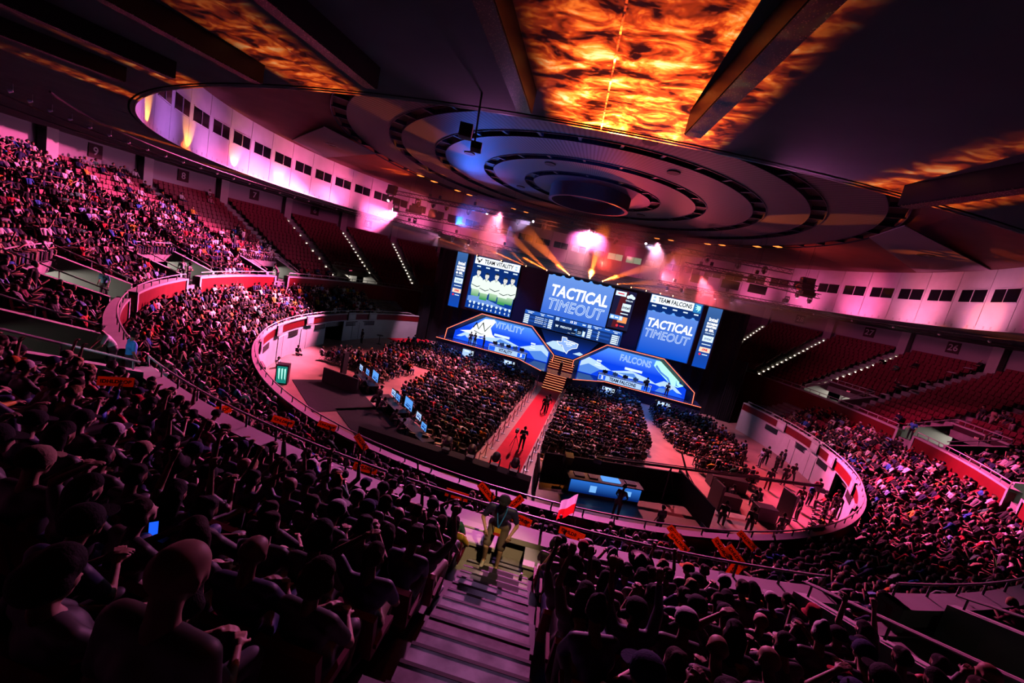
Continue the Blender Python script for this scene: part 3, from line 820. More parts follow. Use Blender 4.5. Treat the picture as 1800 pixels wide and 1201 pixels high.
def stairs(x0, x1, y0, y1, z0, z1, n, label):
    t = thing('stage_stair', ((x0 + x1) / 2, y0, z0), label, 'stairs')
    for i in range(n):
        ya = y0 + (y1 - y0) * i / n; z = z0 + (z1 - z0) * (i + 1) / n
        q = MB(); q.bx(x0, x1, ya, y1, z0 + (z1 - z0) * i / n, z); q.build('step', M['redwall'], t, w=True)
        q = MB(); q.bx(x0 + 0.02, x1 - 0.02, ya - 0.015, ya, z - 0.075, z - 0.02); q.build('step_light', E['stepl'], t, w=True)
stairs(-0.85, 1.5, 5.8, 8.1, 0.0, ZS, 7, 'stage steps with glowing edges at the end of the red carpet')
stairs(-1.25, 1.85, 10.9, 13.2, ZS, 2.7, 6, 'upper red-lit steps at the back of the stage middle')
t = thing('lectern', (0.45, 9.3, ZS), 'dark slim lectern on the stage between both stairs', 'lectern')
q = MB(); q.bx(-0.22, 0.22, -0.18, 0.18, 0, 0.06); q.bx(-0.16, 0.16, -0.12, 0.12, 0.06, 1.15); q.build('body', M['black'], t)
q = MB(); q.box((0, 0, 1.2), (0.5, 0.4, 0.06), 0, 0, -0.25); q.build('top', M['black'], t)
q = MB(); q.tube((0, 0.05, 1.22), (0, 0.05, 1.36), 0.05, 0.09, 12); q.tube((0, 0.05, 1.36), (0, 0.05, 1.5), 0.09, 0.03, 12)
q.build('trophy', M['metal'], label='small silver trophy on the lectern', cat='trophy', ) .location = (0.45, 9.3, ZS)

# low screens for the players on the skirt front
def desk_screen(x, y, label):
    t = thing('monitor_wedge', (x, y, 0), label, 'screen')
    q = MB(); q.box((0, 0.1, 0.5), (1.8, 0.35, 1.0)); q.build('case', M['black'], t)
    q = MB(); q.bx(-0.68, 0.42, -0.10, -0.08, 0.12, 0.92); q.build('screen', E['pale'], t)
    q = MB()
    for k in range(5): q.bx(0.5, 0.78, -0.10, -0.08, 0.14 + k * 0.16, 0.24 + k * 0.16)
    for k in range(4): q.bx(-0.8 + k * 0.36, -0.56 + k * 0.36, -0.115, -0.105, 0.02, 0.1)
    q.bx(-0.45, 0.2, -0.115, -0.10, 0.62, 0.84)
    q.build('score_graphic', E['ice'], t)
for x, nm in ((-11.6, 'left end of the stage'), (-6.1, 'inner left part of the stage'), (6.4, 'inner right part of the stage'), (12.9, 'right end of the stage')):
    desk_screen(x, 10.9, 'small glowing floor screen in front of the ' + nm)

def mkscreen(name, x0, x1, z0, z1, y, bg, label, depth=0.18):
    t = thing(name, ((x0 + x1) / 2, y, z0), label, 'screen')
    q = MB(); q.bx(x0 - 0.05, x1 + 0.05, y, y + depth, z0 - 0.05, z1 + 0.05); q.build('cabinet', M['black'], t, w=True)
    q = MB(); q.bx(x0, x1, y - 0.012, y, z0, z1); q.build('picture', bg, t, w=True)
    return t
def patch(t, name, mt, rects=(), polys=(), y=12.9, w=True):
    q = MB()
    for r in rects: q.bx(r[0], r[1], y - 0.004, y, r[2], r[3])
    for p in polys: q.poly_xz(p, y - 0.004, 0, 0.004)
    return q.build(name, mt, t, w=True)
def circ(cx, cz, rx, rz=None, n=14, a0=0, a1=360):
    rz = rz or rx
    return [(cx + rx * math.cos(math.radians(a0 + (a1 - a0) * i / n)), cz + rz * math.sin(math.radians(a0 + (a1 - a0) * i / n))) for i in range(n + (0 if a1 - a0 >= 360 else 1))]
YS = 13.0
def T(body, size, x, z, mt, t, name='lettering', **k):
    return text(body, size, (x, k.pop('y', YS) - k.pop('dy', 0.045), z), mt, t, name, w=True, **k)

bgblue = emis_grad('timeout_blue', (0.005, 0.10, 0.72), (0.16, 0.33, 0.85), 5.9, 12.4, 1.0)
bgside = emis_grad('banner_blue', (0.005, 0.07, 0.50), (0.05, 0.15, 0.42), 5.7, 12.8, 1.0, mid=(0.02, 0.06, 0.22))
bgleft = emis_grad('team_blue', (0.004, 0.05, 0.36), (0.004, 0.022, 0.13), 6.0, 12.7, 1.0)

# ---- dark blue LED surfaces between the screens
mb = MB(); mb.bx(-16.5, 16.9, YS + 0.35, YS + 0.5, 5.6, 12.75)
mb.build('screen_backing', M['navy'], label='dark navy panel wall behind the stage screens', cat='panel')

# ---- left screen: white team banner, five figures, numbers
tl = mkscreen('led_screen', -13.95, -7.7, 5.95, 12.8, YS, bgleft, 'big left screen showing a white team banner above five players')
patch(tl, 'banner', E['cream'], [(-13.75, -7.75, 11.78, 12.7)], y=YS - 0.02)
T('TEAM VITALITY', 0.72, -10.55, 12.22, M['ink'], tl, sx=0.78, bold=0.018)
lx, lz = -13.2, 12.24
patch(tl, 'team_emblem', M['ink'], polys=[[(lx - 0.42, lz + 0.36), (lx - 0.28, lz - 0.05), (lx - 0.1, lz + 0.08), (lx - 0.22, lz + 0.2)], [(lx + 0.42, lz + 0.36), (lx + 0.22, lz + 0.2), (lx + 0.1, lz + 0.08), (lx + 0.28, lz - 0.05)],
      [(lx - 0.26, lz - 0.1), (lx, lz + 0.05), (lx + 0.26, lz - 0.1), (lx + 0.1, lz - 0.2), (lx, lz - 0.4), (lx - 0.1, lz - 0.2)]], y=YS - 0.03)
patch(tl, 'banner_marks', E['pale'], [(-8.35, -8.05, 11.95, 12.15), (-8.35, -8.05, 12.25, 12.45)], y=YS - 0.03)
for k in range(5): patch(tl, 'name_strip', E['ice'], [(-13.35 + k * 1.24 - 0.02 * k, -12.85 + k * 1.24, 11.42, 11.58)], y=YS - 0.03)
patch(tl, 'picture_hill', emis('hill_blue', (0.16, 0.32, 0.80), 1.0, False), polys=[[(-13.8, 6.9), (-13.8, 7.55), (-12.4, 7.75), (-11.0, 7.5), (-9.2, 7.1), (-7.8, 6.95), (-7.8, 6.85)]], y=YS - 0.02)
figs = ((-12.95, 10.75, 0), (-11.75, 10.45, 1), (-10.45, 10.65, 2), (-9.25, 10.4, 3), (-8.3, 10.6, 4))
dk = emis('figure_dark', (0.01, 0.02, 0.04), 1.0, False)
sk = emis('figure_skin', (0.86, 0.84, 0.80), 1.0, False)
shc = emis('figure_shirt', (0.80, 0.92, 0.82), 1.15, False)
gr = emis_grad('figure_hem', (0.05, 0.35, 0.10), (0.75, 0.95, 0.70), 7.5, 8.9, 1.0)
for k, (fx, fz, i) in enumerate(figs):
    yy = YS - 0.03 - 0.012 * (2 - abs(k - 2))
    patch(tl, 'figure_shirt', shc, polys=[[(fx - 0.24, fz - 0.42), (fx - 0.68, fz - 0.72), (fx - 0.74, fz - 1.9), (fx - 0.6, fz - 2.25), (fx + 0.6, fz - 2.25), (fx + 0.74, fz - 1.9), (fx + 0.68, fz - 0.72), (fx + 0.24, fz - 0.42)]], y=yy)
    patch(tl, 'figure_hem', gr, polys=[[(fx - 0.55, fz - 2.2), (fx - 0.5, fz - 3.1), (fx + 0.5, fz - 3.1), (fx + 0.55, fz - 2.2)]], y=yy)
    patch(tl, 'figure_head', sk, polys=[circ(fx, fz, 0.27, 0.37), [(fx - 0.14, fz - 0.28), (fx - 0.16, fz - 0.52), (fx + 0.16, fz - 0.52), (fx + 0.14, fz - 0.28)]], y=yy - 0.004)
    patch(tl, 'figure_hair', dk, polys=[circ(fx, fz + 0.12, 0.3, 0.32, 10, 15, 165), [(fx - 0.17, fz + 0.02), (fx - 0.06, fz + 0.02), (fx - 0.06, fz + 0.05), (fx - 0.17, fz + 0.05)], [(fx + 0.06, fz + 0.02), (fx + 0.17, fz + 0.02), (fx + 0.17, fz + 0.05), (fx + 0.06, fz + 0.05)],
          [(fx - 0.08, fz - 0.2), (fx + 0.08, fz - 0.2), (fx + 0.06, fz - 0.17), (fx - 0.06, fz - 0.17)]], y=yy - 0.008)
    patch(tl, 'folded_arms', dk, polys=[[(fx - 0.7, fz - 1.62), (fx + 0.1, fz - 1.82), (fx + 0.68, fz - 1.55), (fx + 0.68, fz - 1.63), (fx + 0.1, fz - 1.92), (fx - 0.7, fz - 1.70)], [(fx - 0.05, fz - 0.55), (fx - 0.24, fz - 0.42), (fx - 0.17, fz - 0.42), (fx, fz - 0.68), (fx + 0.17, fz - 0.42), (fx + 0.24, fz - 0.42), (fx + 0.05, fz - 0.55), (fx, fz - 0.78)]], y=yy - 0.008)
for k, (a, b) in enumerate(((5, 5), (7, 4), (4, 4), (5, 4), (4, 2))):
    x = -13.35 + k * 1.22
    patch(tl, 'stat_icon', E['ice'], polys=[[(x, 6.6), (x + 0.2, 6.8), (x, 7.0), (x - 0.2, 6.8)], circ(x + 0.56, 6.84, 0.16), [(x + 0.48, 6.6), (x + 0.64, 6.6), (x + 0.64, 6.76), (x + 0.48, 6.76)]], y=YS - 0.03)
    T(str(a), 0.42, x, 6.25, E['ice'], tl, bold=0.015); T(str(b), 0.42, x + 0.56, 6.25, E['ice'], tl, bold=0.015)

def timeout(t, cx, zt, s, y):
    text('TACTICAL', 1.9 * s, (cx, y - 0.05, zt), E['white'], t, 'lettering', sx=0.80, bold=0.055 * s, shear=0.12, w=True)
    text('TIMEOUT', 1.9 * s, (cx - 0.15 * s, y - 0.05, zt - 1.72 * s), E['ice'], t, 'outline_lettering', sx=0.86, shear=0.12, outline=0.032 * s, w=True)
def crowd_edge(t, x0, x1, z, y, mt, n):
    ps = []
    for i in range(n):
        cx = x0 + (x1 - x0) * (i + 0.5) / n; h = 0.12 + 0.16 * ((i * 7) % 5) / 4
        ps.append([(cx - 0.42, z - 0.02)] + [(cx - 0.16, z + h * 0.5), (cx - 0.12, z + h), (cx + 0.12, z + h), (cx + 0.16, z + h * 0.5)] + [(cx + 0.42, z - 0.02)])
    patch(t, 'head_outlines', mt, polys=ps, y=y)

# ---- middle screen and the score band under it
tc_ = mkscreen('led_screen', -3.98, 4.25, 5.95, 12.45, YS, bgblue, 'big middle screen reading TACTICAL TIMEOUT on blue')
timeout(tc_, 0.25, 10.6, 1.0, YS)
crowd_edge(tc_, -3.9, 4.2, 12.44, YS - 0.02, E['lblue'], 7)
tb = mkscreen('score_screen', -5.9, 6.45, 5.72, 7.55, YS - 0.12, E['navyb'], 'wide score screen with player rows and an advert below the middle screen', 0.1)
yb = YS - 0.14
patch(tb, 'head_bars', emis('bar_blue', (0.02, 0.12, 0.60), 1.0, False), [(-5.85, -2.1, 7.12, 7.52), (2.7, 6.4, 7.12, 7.52), (-1.3, 2.1, 7.05, 7.52)], y=yb)
patch(tb, 'row_bars', emis('row_blue', (0.015, 0.08, 0.42), 1.0, False), [(-5.5, -2.2, 6.62, 6.85), (-5.5, -2.2, 6.15, 6.38), (2.9, 5.1, 6.62, 6.85), (2.9, 5.1, 6.15, 6.38)], y=yb)
rows_w = []
for k in range(5):
    z = 6.88 - k * 0.235
    rows_w += [(-5.85, -5.2, z - 0.08, z + 0.08), (-2.65, -2.15, z - 0.08, z + 0.08), (2.35, 2.85, z - 0.08, z + 0.08), (5.3, 6.05, z - 0.08, z + 0.08), (6.12, 6.2, z - 0.09, z + 0.09)]
    if k in (0, 1, 2, 3): rows_w += [(-4.4 + 0.16 * i, -4.3 + 0.16 * i, z - 0.05, z + 0.05) for i in range(7)]
    rows_w += [(-3.2, -2.85, z - 0.02, z + 0.03), (3.6, 3.8, z - 0.06, z + 0.06)]
patch(tb, 'row_text', E['ice'], rows_w, y=yb - 0.01)
patch(tb, 'team_chips', E['pale'], [(-1.85, -1.4, 7.08, 7.48), (2.2, 2.65, 7.08, 7.48)], y=yb - 0.01)
patch(tb, 'bar_text', E['ice'], [(-5.6, -4.7, 7.36, 7.43), (-5.45, -4.9, 7.18, 7.27), (-3.9, -3.3, 7.36, 7.43), (-3.75, -3.4, 7.18, 7.27), (-3.0, -2.2, 7.36, 7.43), (2.9, 3.9, 7.36, 7.43), (3.1, 3.5, 7.18, 7.27), (4.3, 4.9, 7.36, 7.43), (5.3, 6.2, 7.36, 7.43), (5.5, 5.9, 7.18, 7.27)], y=yb - 0.01)
T('15 21', 0.4, 0.4, 7.28, E['white'], tb, y=yb, dy=0.02, bold=0.01)
patch(tb, 'score_row', E['ice'], [(-0.95, -0.65, 7.2, 7.36), (1.55, 1.95, 7.2, 7.36)], y=yb - 0.01)
patch(tb, 'advert', emis_grad('advert_blue', (0.004, 0.02, 0.10), (0.004, 0.012, 0.07), 5.7, 7.0, 1.0), [(-1.95, 2.15, 5.78, 7.0)], y=yb - 0.006)
patch(tb, 'advert_glow', E['lblue'], polys=[circ(1.35, 6.25, 0.72, 0.42, 16)], y=yb - 0.010)
patch(tb, 'advert_machine', E['dark'], [(1.05, 1.75, 5.95, 6.75), (0.35, 1.0, 5.85, 6.35)], y=yb - 0.016)
patch(tb, 'advert_light', E['ice'], [(1.2, 1.6, 6.1, 6.16), (1.2, 1.6, 6.3, 6.36), (0.45, 0.9, 5.95, 5.99), (0.0, 0.3, 5.86, 5.9), (1.8, 2.1, 5.85, 6.5)], y=yb - 0.022)
T('PREDATOR', 0.34, -0.35, 6.42, E['ice'], tb, y=yb, dy=0.03, sx=0.85, bold=0.008)
patch(tb, 'advert_emblem', E['ice'], polys=[[(-1.75, 6.6), (-1.62, 6.25), (-1.52, 6.42), (-1.42, 6.25), (-1.29, 6.6), (-1.4, 6.5), (-1.52, 6.58), (-1.64, 6.5)]], y=yb - 0.02)

# ---- sponsor column right of the middle screen
tsx = mkscreen('sponsor_screen', 4.4, 6.9, 7.75, 12.5, YS + 0.1, emis('sponsor_dark', (0.012, 0.012, 0.05), 1.0, False), 'dark sponsor column with white logos right of the middle screen', 0.1)
yz = YS + 0.1
patch(tsx, 'red_band', emis('sponsor_red', (0.10, 0.012, 0.02), 1.0, False), polys=[[(5.2, 12.4), (6.0, 12.4), (5.6, 7.9), (4.9, 7.9)]], y=yz - 0.02)  # slanted dark red band behind the logos
patch(tsx, 'white_plate', E['ice'], [(4.5, 5.75, 11.75, 12.3), (5.6, 6.6, 10.05, 10.95)], y=yz - 0.03)
patch(tsx, 'plate_mark', E['red'], [(4.75, 5.5, 11.96, 12.1)], y=yz - 0.045)
T('intel', 0.52, 6.1, 10.48, M['ink'], tsx, y=yz, dy=0.05, bold=0.012)
T('DALLAS', 0.24, 6.25, 11.35, E['ice'], tsx, y=yz, dy=0.05, bold=0.006)
patch(tsx, 'cloud_emblem', E['ice'], polys=[circ(6.05, 11.8, 0.2), circ(6.35, 11.92, 0.26), circ(6.65, 11.8, 0.2)], y=yz - 0.03)
patch(tsx, 'sponsor_strip', E['ice'], [(5.6, 6.5, 9.66, 9.78)], y=yz - 0.03)
patch(tsx, 'orange_plate', E['orange'], [(5.45, 6.55, 8.6, 9.35)], y=yz - 0.03)
patch(tsx, 'team_chip', E['lblue'], [(4.45, 6.0, 8.85, 9.4), ], y=yz - 0.04)
patch(tsx, 'team_chip_light', E['ice'], [(4.55, 4.95, 8.95, 9.3), (5.6, 5.95, 8.9, 9.35)], y=yz - 0.05)
patch(tsx, 'chip_strip', E['white'], [(5.08, 5.48, 9.05, 9.2)], y=yz - 0.055)
patch(tsx, 'red_dot', E['red'], polys=[circ(5.55, 8.2, 0.16)], y=yz - 0.03)
patch(tsx, 'dot_strip', E['red'], [(5.85, 6.4, 8.15, 8.25)], y=yz - 0.03)

# ---- right screen
tr = mkscreen('led_screen', 8.5, 14.5, 5.7, 12.85, YS, bgleft, 'big right screen with a white team banner and TACTICAL TIMEOUT')
patch(tr, 'banner', E['cream'], [(8.6, 13.45, 11.82, 12.75)], y=YS - 0.02)
patch(tr, 'emblem_plate', emis('falcon_blue', (0.03, 0.25, 0.62), 1.0, False), [(13.5, 14.35, 11.72, 12.78)], y=YS - 0.02)
fx, fz = 13.92, 12.25
patch(tr, 'team_emblem', E['mint'], polys=[[(fx - 0.3, fz + 0.38), (fx + 0.3, fz + 0.3), (fx + 0.32, fz - 0.1), (fx + 0.05, fz - 0.4), (fx + 0.1, fz - 0.12), (fx - 0.2, fz - 0.2), (fx - 0.05, fz + 0.05), (fx - 0.32, fz + 0.02), (fx - 0.08, fz + 0.2)]], y=YS - 0.03)
patch(tr, 'banner_marks', E['pale'], [(8.85, 9.15, 11.95, 12.2), (8.85, 9.15, 12.35, 12.6)], y=YS - 0.03)
T('TEAM FALCONS', 0.68, 11.35, 12.28, M['ink'], tr, sx=0.78, bold=0.018)
for k in range(5): patch(tr, 'name_strip', E['ice'], [(8.9 + k * 1.2, 9.4 + k * 1.2, 11.42, 11.57)], y=YS - 0.03)
patch(tr, 'timeout_panel', bgblue, [(8.62, 14.4, 5.75, 10.85)], y=YS - 0.02)
timeout(tr, 11.5, 9.45, 0.74, YS)
crowd_edge(tr, 8.7, 14.3, 10.84, YS - 0.02, E['lblue'], 5)

# ---- narrow side banners
def side_banner(x0, x1, label):
    t = mkscreen('banner_screen', x0, x1, 5.6, 12.75, YS, bgside, label)
    cx = (x0 + x1) / 2 + 0.1
    T('intel', 0.62, cx, 11.35, E['white'], t, bold=0.02, sx=0.9)
    T('EXTREME', 0.34, cx, 10.85, E['white'], t, bold=0.018, sx=0.8); T('MASTERS', 0.34, cx, 10.5, E['white'], t, bold=0.018, sx=0.8)
    T('ESL', 0.36, cx + 0.12, 10.1, E['white'], t, bold=0.02)
    patch(t, 'ring_emblem', E['white'], polys=[circ(cx - 0.42, 10.1, 0.15)], y=YS - 0.03)
    T('DALLAS 2025', 0.2, cx, 9.75, E['ice'], t, bold=0.006, sx=0.85)
    patch(t, 'white_plate', E['ice'], [(cx - 0.58, cx + 0.58, 8.75, 9.45)], y=YS - 0.03)
    T('intel', 0.46, cx, 9.1, emis('plate_blue', (0.08, 0.2, 0.4), 1.0, False) if 'plate_blue' not in bpy.data.materials else bpy.data.materials['plate_blue'], t, bold=0.006)
    patch(t, 'sponsor_strip', E['ice'], [(cx - 0.5, cx + 0.5, 8.36, 8.46)], y=YS - 0.03)
    patch(t, 'orange_plate', emis('plate_cream', (1.0, 0.72, 0.55), 1.1, False) if 'plate_cream' not in bpy.data.materials else bpy.data.materials['plate_cream'], [(cx - 0.6, cx + 0.6, 7.5, 8.05)], y=YS - 0.03)
    T('DHL', 0.32, cx, 7.78, E['red'], t, bold=0.02, shear=0.3)
    patch(t, 'red_dot', E['red'], polys=[circ(cx - 0.4, 7.2, 0.14)], y=YS - 0.03)
    patch(t, 'dot_strip', E['ice'], [(cx - 0.15, cx + 0.45, 7.15, 7.25)], y=YS - 0.03)
side_banner(-16.3, -14.85, 'narrow blue sponsor banner at the left end of the screens')
side_banner(15.05, 16.6, 'narrow blue sponsor banner at the right end of the screens')

# ---- team pods: red-lit frame, dark reveal, picture wall behind
def pod(s, label):
    mx = lambda x: XC + s * (x - XC) if s > 0 else 2 * XC - x
    # outline given for the right pod, mirrored for the left one
    F = [(1.62, 1.42), (1.58, 2.85), (5.05, 5.7), (11.75, 5.7), (16.0, 2.72), (16.1, 1.42)]
    B = [(2.3, 1.42), (2.25, 2.75), (5.3, 5.25), (11.5, 5.25), (15.3, 2.6), (15.4, 1.42)]
    fx = (lambda x: x) if s > 0 else (lambda x: 2 * XC - x)
    t = thing('team_booth', (fx(8.8), 12, ZS), label, 'booth')
    q = MB(); n = len(F)
    V = [(fx(x), 12.0, z) for x, z in F] + [(fx(x), 13.2, z) for x, z in B] + [(fx(x * 1.0 + (0.12 if x > 8 else -0.12)), 12.02, z + (0.1 if z > 2 else 0)) for x, z in F] + [(fx(x), 13.3, z + 0.1) for x, z in B]
    q.add(V, [(i, i + 1, n + i + 1, n + i) for i in range(n - 1)] + [(2 * n + i, 3 * n + i, 3 * n + i + 1, 2 * n + i + 1) for i in range(n - 1)] + [(i, 2 * n + i, 2 * n + i + 1, i + 1) for i in range(n - 1)])
    q.build('reveal', M['navy'], t, w=True)
    q = MB(); q.path([(fx(x), 11.97, z) for x, z in F], 0.045, 6); q.build('light_frame', E['led'], t, w=True)
    q = MB(); q.poly_xz([(fx(x), z) for x, z in B], 13.2, 0, 0.06)
    q.build('picture_wall', bpy.data.materials['pod_blue'], t, w=True)
    return t, fx
emis_grad('pod_blue', (0.004, 0.05, 0.75), (0.08, 0.28, 0.95), 1.4, 5.3, 1.2, mid=(0.003, 0.05, 0.75))
ra_ = [(2.4, 1.5), (2.4, 2.9), (3.2, 3.6), (4.4, 3.35), (6.2, 2.6), (7.6, 2.75), (9.2, 2.95), (10.4, 2.5), (11.8, 2.95), (13.0, 3.3), (14.2, 2.6), (15.2, 1.5)]
cyan = emis('mountain_ice', (0.50, 0.72, 1.0), 1.1, False)
mid_ = emis('mountain_mid', (0.10, 0.28, 0.85), 1.0, False)
def pod_art(t, fx, name, logo):
    y = 13.17
    patch(t, 'mountains', cyan, polys=[[(fx(a), b) for a, b in p] for p in (
        [(2.4, 2.2), (2.45, 2.85), (3.3, 3.55), (4.3, 3.3), (6.3, 2.55), (5.0, 2.35)],
        [(6.3, 2.55), (8.6, 3.15), (10.8, 2.75), (11.9, 2.3), (8.0, 2.2)],
        [(11.6, 2.3), (12.6, 2.95), (13.6, 2.85), (15.0, 1.9), (13.0, 2.05)])], y=y)
    patch(t, 'mountain_faces', mid_, polys=[[(fx(a), b) for a, b in p] for p in (
        [(2.4, 2.2), (3.4, 2.75), (5.0, 2.35), (4.0, 1.5), (2.4, 1.5)], [(7.0, 2.5), (9.0, 2.9), (9.6, 2.4)], [(11.9, 1.5), (12.5, 2.3), (13.6, 1.9), (14.6, 1.5)])], y=y - 0.01)
    patch(t, 'mountain_deep', E['blue'], polys=[[(fx(a), b) for a, b in p] for p in ([(12.8, 1.5), (13.8, 2.25), (15.2, 1.5)], [(11.9, 2.0), (12.7, 2.35), (13.4, 2.1)])], y=y - 0.02)
    patch(t, 'player_tags', E['ice'], [(min(fx(4.3), fx(4.9)), max(fx(4.3), fx(4.9)), 3.3, 3.5), (min(fx(4.35), fx(4.85)), max(fx(4.35), fx(4.85)), 3.05, 3.2), (min(fx(4.2), fx(4.95)), max(fx(4.2), fx(4.95)), 2.75, 2.9), (min(fx(7.8), fx(9.9)), max(fx(7.8), fx(9.9)), 3.15, 3.45)], y=y - 0.02)
    text(name, 1.1, (8.8 if logo else -7.5, y - 0.03, 4.45 if logo else 4.6), E['pale'], t, 'outline_lettering', sx=0.78 if logo else 0.86, outline=0.034, w=True)
tpL, fL = pod(-1, 'left team booth with red-lit frame and blue mountain picture')
pod_art(tpL, fL, 'VITALITY', 0)
wh = emis('logo_white', (0.88, 0.95, 0.92), 1.3, False)
patch(tpL, 'team_logo', wh, polys=[[(-14.0, 2.75), (-12.6, 3.1), (-12.0, 3.9), (-10.9, 5.0), (-9.6, 5.2), (-9.4, 4.9), (-9.9, 4.0), (-9.5, 3.2), (-9.0, 2.9), (-11.5, 2.55)]], y=13.13)
patch(tpL, 'team_logo_lines', M['ink'], polys=[[(-12.3, 3.6), (-11.9, 4.4), (-11.5, 3.6), (-11.0, 4.6), (-10.6, 3.5), (-9.9, 4.5), (-9.95, 4.3), (-10.6, 3.3), (-11.05, 4.3), (-11.5, 3.4), (-11.9, 4.1), (-12.2, 3.5)], [(-12.0, 3.2), (-11.0, 2.95), (-10.4, 3.1), (-11.0, 2.87), (-12.1, 3.12)]], y=13.12)
tpR, fR = pod(1, 'right team booth with red-lit frame and falcon picture')
pod_art(tpR, fR, 'FALCONS', 1)
patch(tpR, 'team_logo', E['mint'], polys=[[(11.1, 5.15), (11.9, 5.2), (12.6, 4.7), (13.6, 4.3), (14.2, 3.7), (14.35, 3.1), (15.0, 3.0), (14.3, 2.6), (13.4, 2.75), (12.6, 3.3), (11.7, 3.9), (11.0, 4.5)]], y=13.13)
patch(tpR, 'team_logo_lines', bpy.data.materials['mountain_mid'], polys=[[(11.3, 4.7), (12.0, 4.0), (13.0, 3.5), (13.5, 2.75), (13.35, 2.72), (12.8, 3.35), (11.9, 3.8), (11.2, 4.4)], [(13.9, 3.5), (14.1, 2.9), (14.5, 2.7), (14.0, 2.75)]], y=13.12)

# ---- middle backdrop: state outline on mountains
emis_grad('state_blue', (0.004, 0.04, 0.45), (0.003, 0.01, 0.06), 2.6, 5.3, 1.0)
tm = thing('backdrop_screen', (XC, 13.25, 2.7), 'backdrop screen with a pale state outline between both booths', 'screen')
q = MB(); q.poly_xz([(-1.6, 2.72), (-3.4, 5.5), (4.0, 5.5), (2.2, 2.72)], 13.3, 0, 0.06); q.build('picture', bpy.data.materials['state_blue'], tm, w=True)
patch(tm, 'mountains', cyan, polys=[[(-2.4, 3.9), (-1.6, 4.4), (-0.9, 4.5), (-0.7, 4.2), (-0.2, 3.9), (0.2, 3.3), (-1.4, 3.4)], [(1.2, 3.4), (2.0, 3.8), (3.0, 3.45), (2.4, 3.3)]], y=13.28)
tx = [(-0.55, 5.2), (-0.5, 4.55), (-1.1, 4.5), (-0.75, 4.1), (-0.35, 4.15), (0.1, 3.5), (0.45, 3.2), (0.55, 3.6), (1.0, 4.0), (1.55, 4.2), (1.6, 4.75), (1.05, 4.85), (0.1, 4.95), (0.05, 5.2)]
patch(tm, 'state_shape', emis('state_fill', (0.30, 0.50, 1.0), 1.0, False), polys=[tx], y=13.26)
q = MB(); q.path([Vector((a, 13.24, b)) for a, b in tx + tx[:1]], 0.03, 5); q.build('state_outline', E['white'], tm, w=True)
text('INTEL EXTREME', 0.2, (0.5, 13.23, 4.65), E['white'], tm, 'lettering', bold=0.006, w=True)
text('MASTERS', 0.2, (0.5, 13.23, 4.42), E['white'], tm, 'lettering', bold=0.006, w=True)
text('DALLAS', 0.14, (0.5, 13.23, 4.2), E['white'], tm, 'lettering', w=True)

# ---- player desks with lit fronts
def desk(x0, x1, y, team, score, s, label):
    cx = (x0 + x1) / 2
    t = thing('player_desk', (cx, y, ZS), label, 'desk')
    q = MB(); q.bx(x0, x1, y, y + 0.75, ZS, ZS + 0.72); q.build('body', M['navy'], t, w=True)
    q = MB(); q.bx(x0 - 0.05, x1 + 0.05, y - 0.05, y + 0.8, ZS + 0.72, ZS + 0.78); q.build('desktop', M['white'], t, w=True)
    q = MB(); q.bx(x0 + 0.05, x1 - 0.05, y - 0.02, y, ZS + 0.06, ZS + 0.7); q.build('front_screen', E['pale'], t, w=True)
    patch(t, 'front_panel', E['blue'], [(x1 - 1.1, x1 - 0.1, ZS + 0.1, ZS + 0.66), (x0 + 0.1, x0 + 0.9, ZS + 0.1, ZS + 0.66)], y=y - 0.03)
    text(team, 0.55, (cx - 0.2, y - 0.05, ZS + 0.38), M['ink'], t, 'lettering', sx=0.8, bold=0.02, w=True)
    text(score, 0.5, ((x1 - 0.6) if s < 0 else (x0 + 0.5), y - 0.05, ZS + 0.38), E['white'], t, 'score', bold=0.02, w=True)
    side_ = 'left' if s < 0 else 'right'
    for k in range(5):
        x = x0 + 0.7 + (x1 - x0 - 1.4) * k / 4
        m_ = thing('monitor', (x, y + 0.3, ZS + 0.78), 'thin player monitor, %s from the left on the %s desk' % (ORD[k + 1], side_), 'monitor')
        q = MB(); q.bx(-0.3, 0.3, -0.02, 0.02, 0.12, 0.48); q.build('back_shell', M['white'] if k % 2 else M['black'], m_)
        q = MB(); q.bx(-0.28, 0.28, 0.02, 0.025, 0.14, 0.46); q.build('screen', E['lblue'], m_)
        q = MB(); q.tube((0, 0, 0), (0, 0, 0.14), 0.03, 0.03, 6); q.bx(-0.12, 0.12, -0.08, 0.08, 0, 0.015); q.build('stand', M['black'], m_)
desk(-9.3, -4.3, 11.65, 'VITALITY', '5', -1, 'player desk with white lit front in the left booth')
desk(4.9, 11.2, 11.65, 'TEAM FALCONS', '2', 1, 'player desk with white lit front in the right booth')

# ---- carpet, rope posts
o = MB(); o.bx(-0.75, 1.32, -16.6, 5.8, 0.0, 0.018)
o.build('red_carpet', M['carpet'], label='long bright red carpet leading up to the stage steps', cat='carpet')
def stanchion(loc, label, group):
    t = thing('rope_post', loc, label, 'rope post', 0, group)
    q = MB(); q.tube((0, 0, 0), (0, 0, 0.03), 0.17, 0.15, 14); q.build('base', M['metal'], t)
    q = MB(); q.tube((0, 0, 0.03), (0, 0, 0.95), 0.028, 0.028, 8); q.capsule((0, 0, 0.97), (0, 0, 0.99), 0.045, 0.045, 8, 2); q.build('pole', M['metal'], t)
    return t
def rope(a, b, label, group):
    a = Vector(a); b = Vector(b)
    q = MB(); P = [a.lerp(b, i / 8) - Vector((0, 0, 0.28 * math.sin(math.pi * i / 8))) for i in range(9)]
    q.path(P, 0.028, 6)
    q.build('rope', M['redwall'], label=label, cat='rope', group=group)
pl = stanchion((-1.15, -16.2, 0), 'silver rope post along the left edge of the red carpet', 'rope posts left of the carpet')
ys = [-16.2 + 1.55 * i for i in range(14)]
pr = None
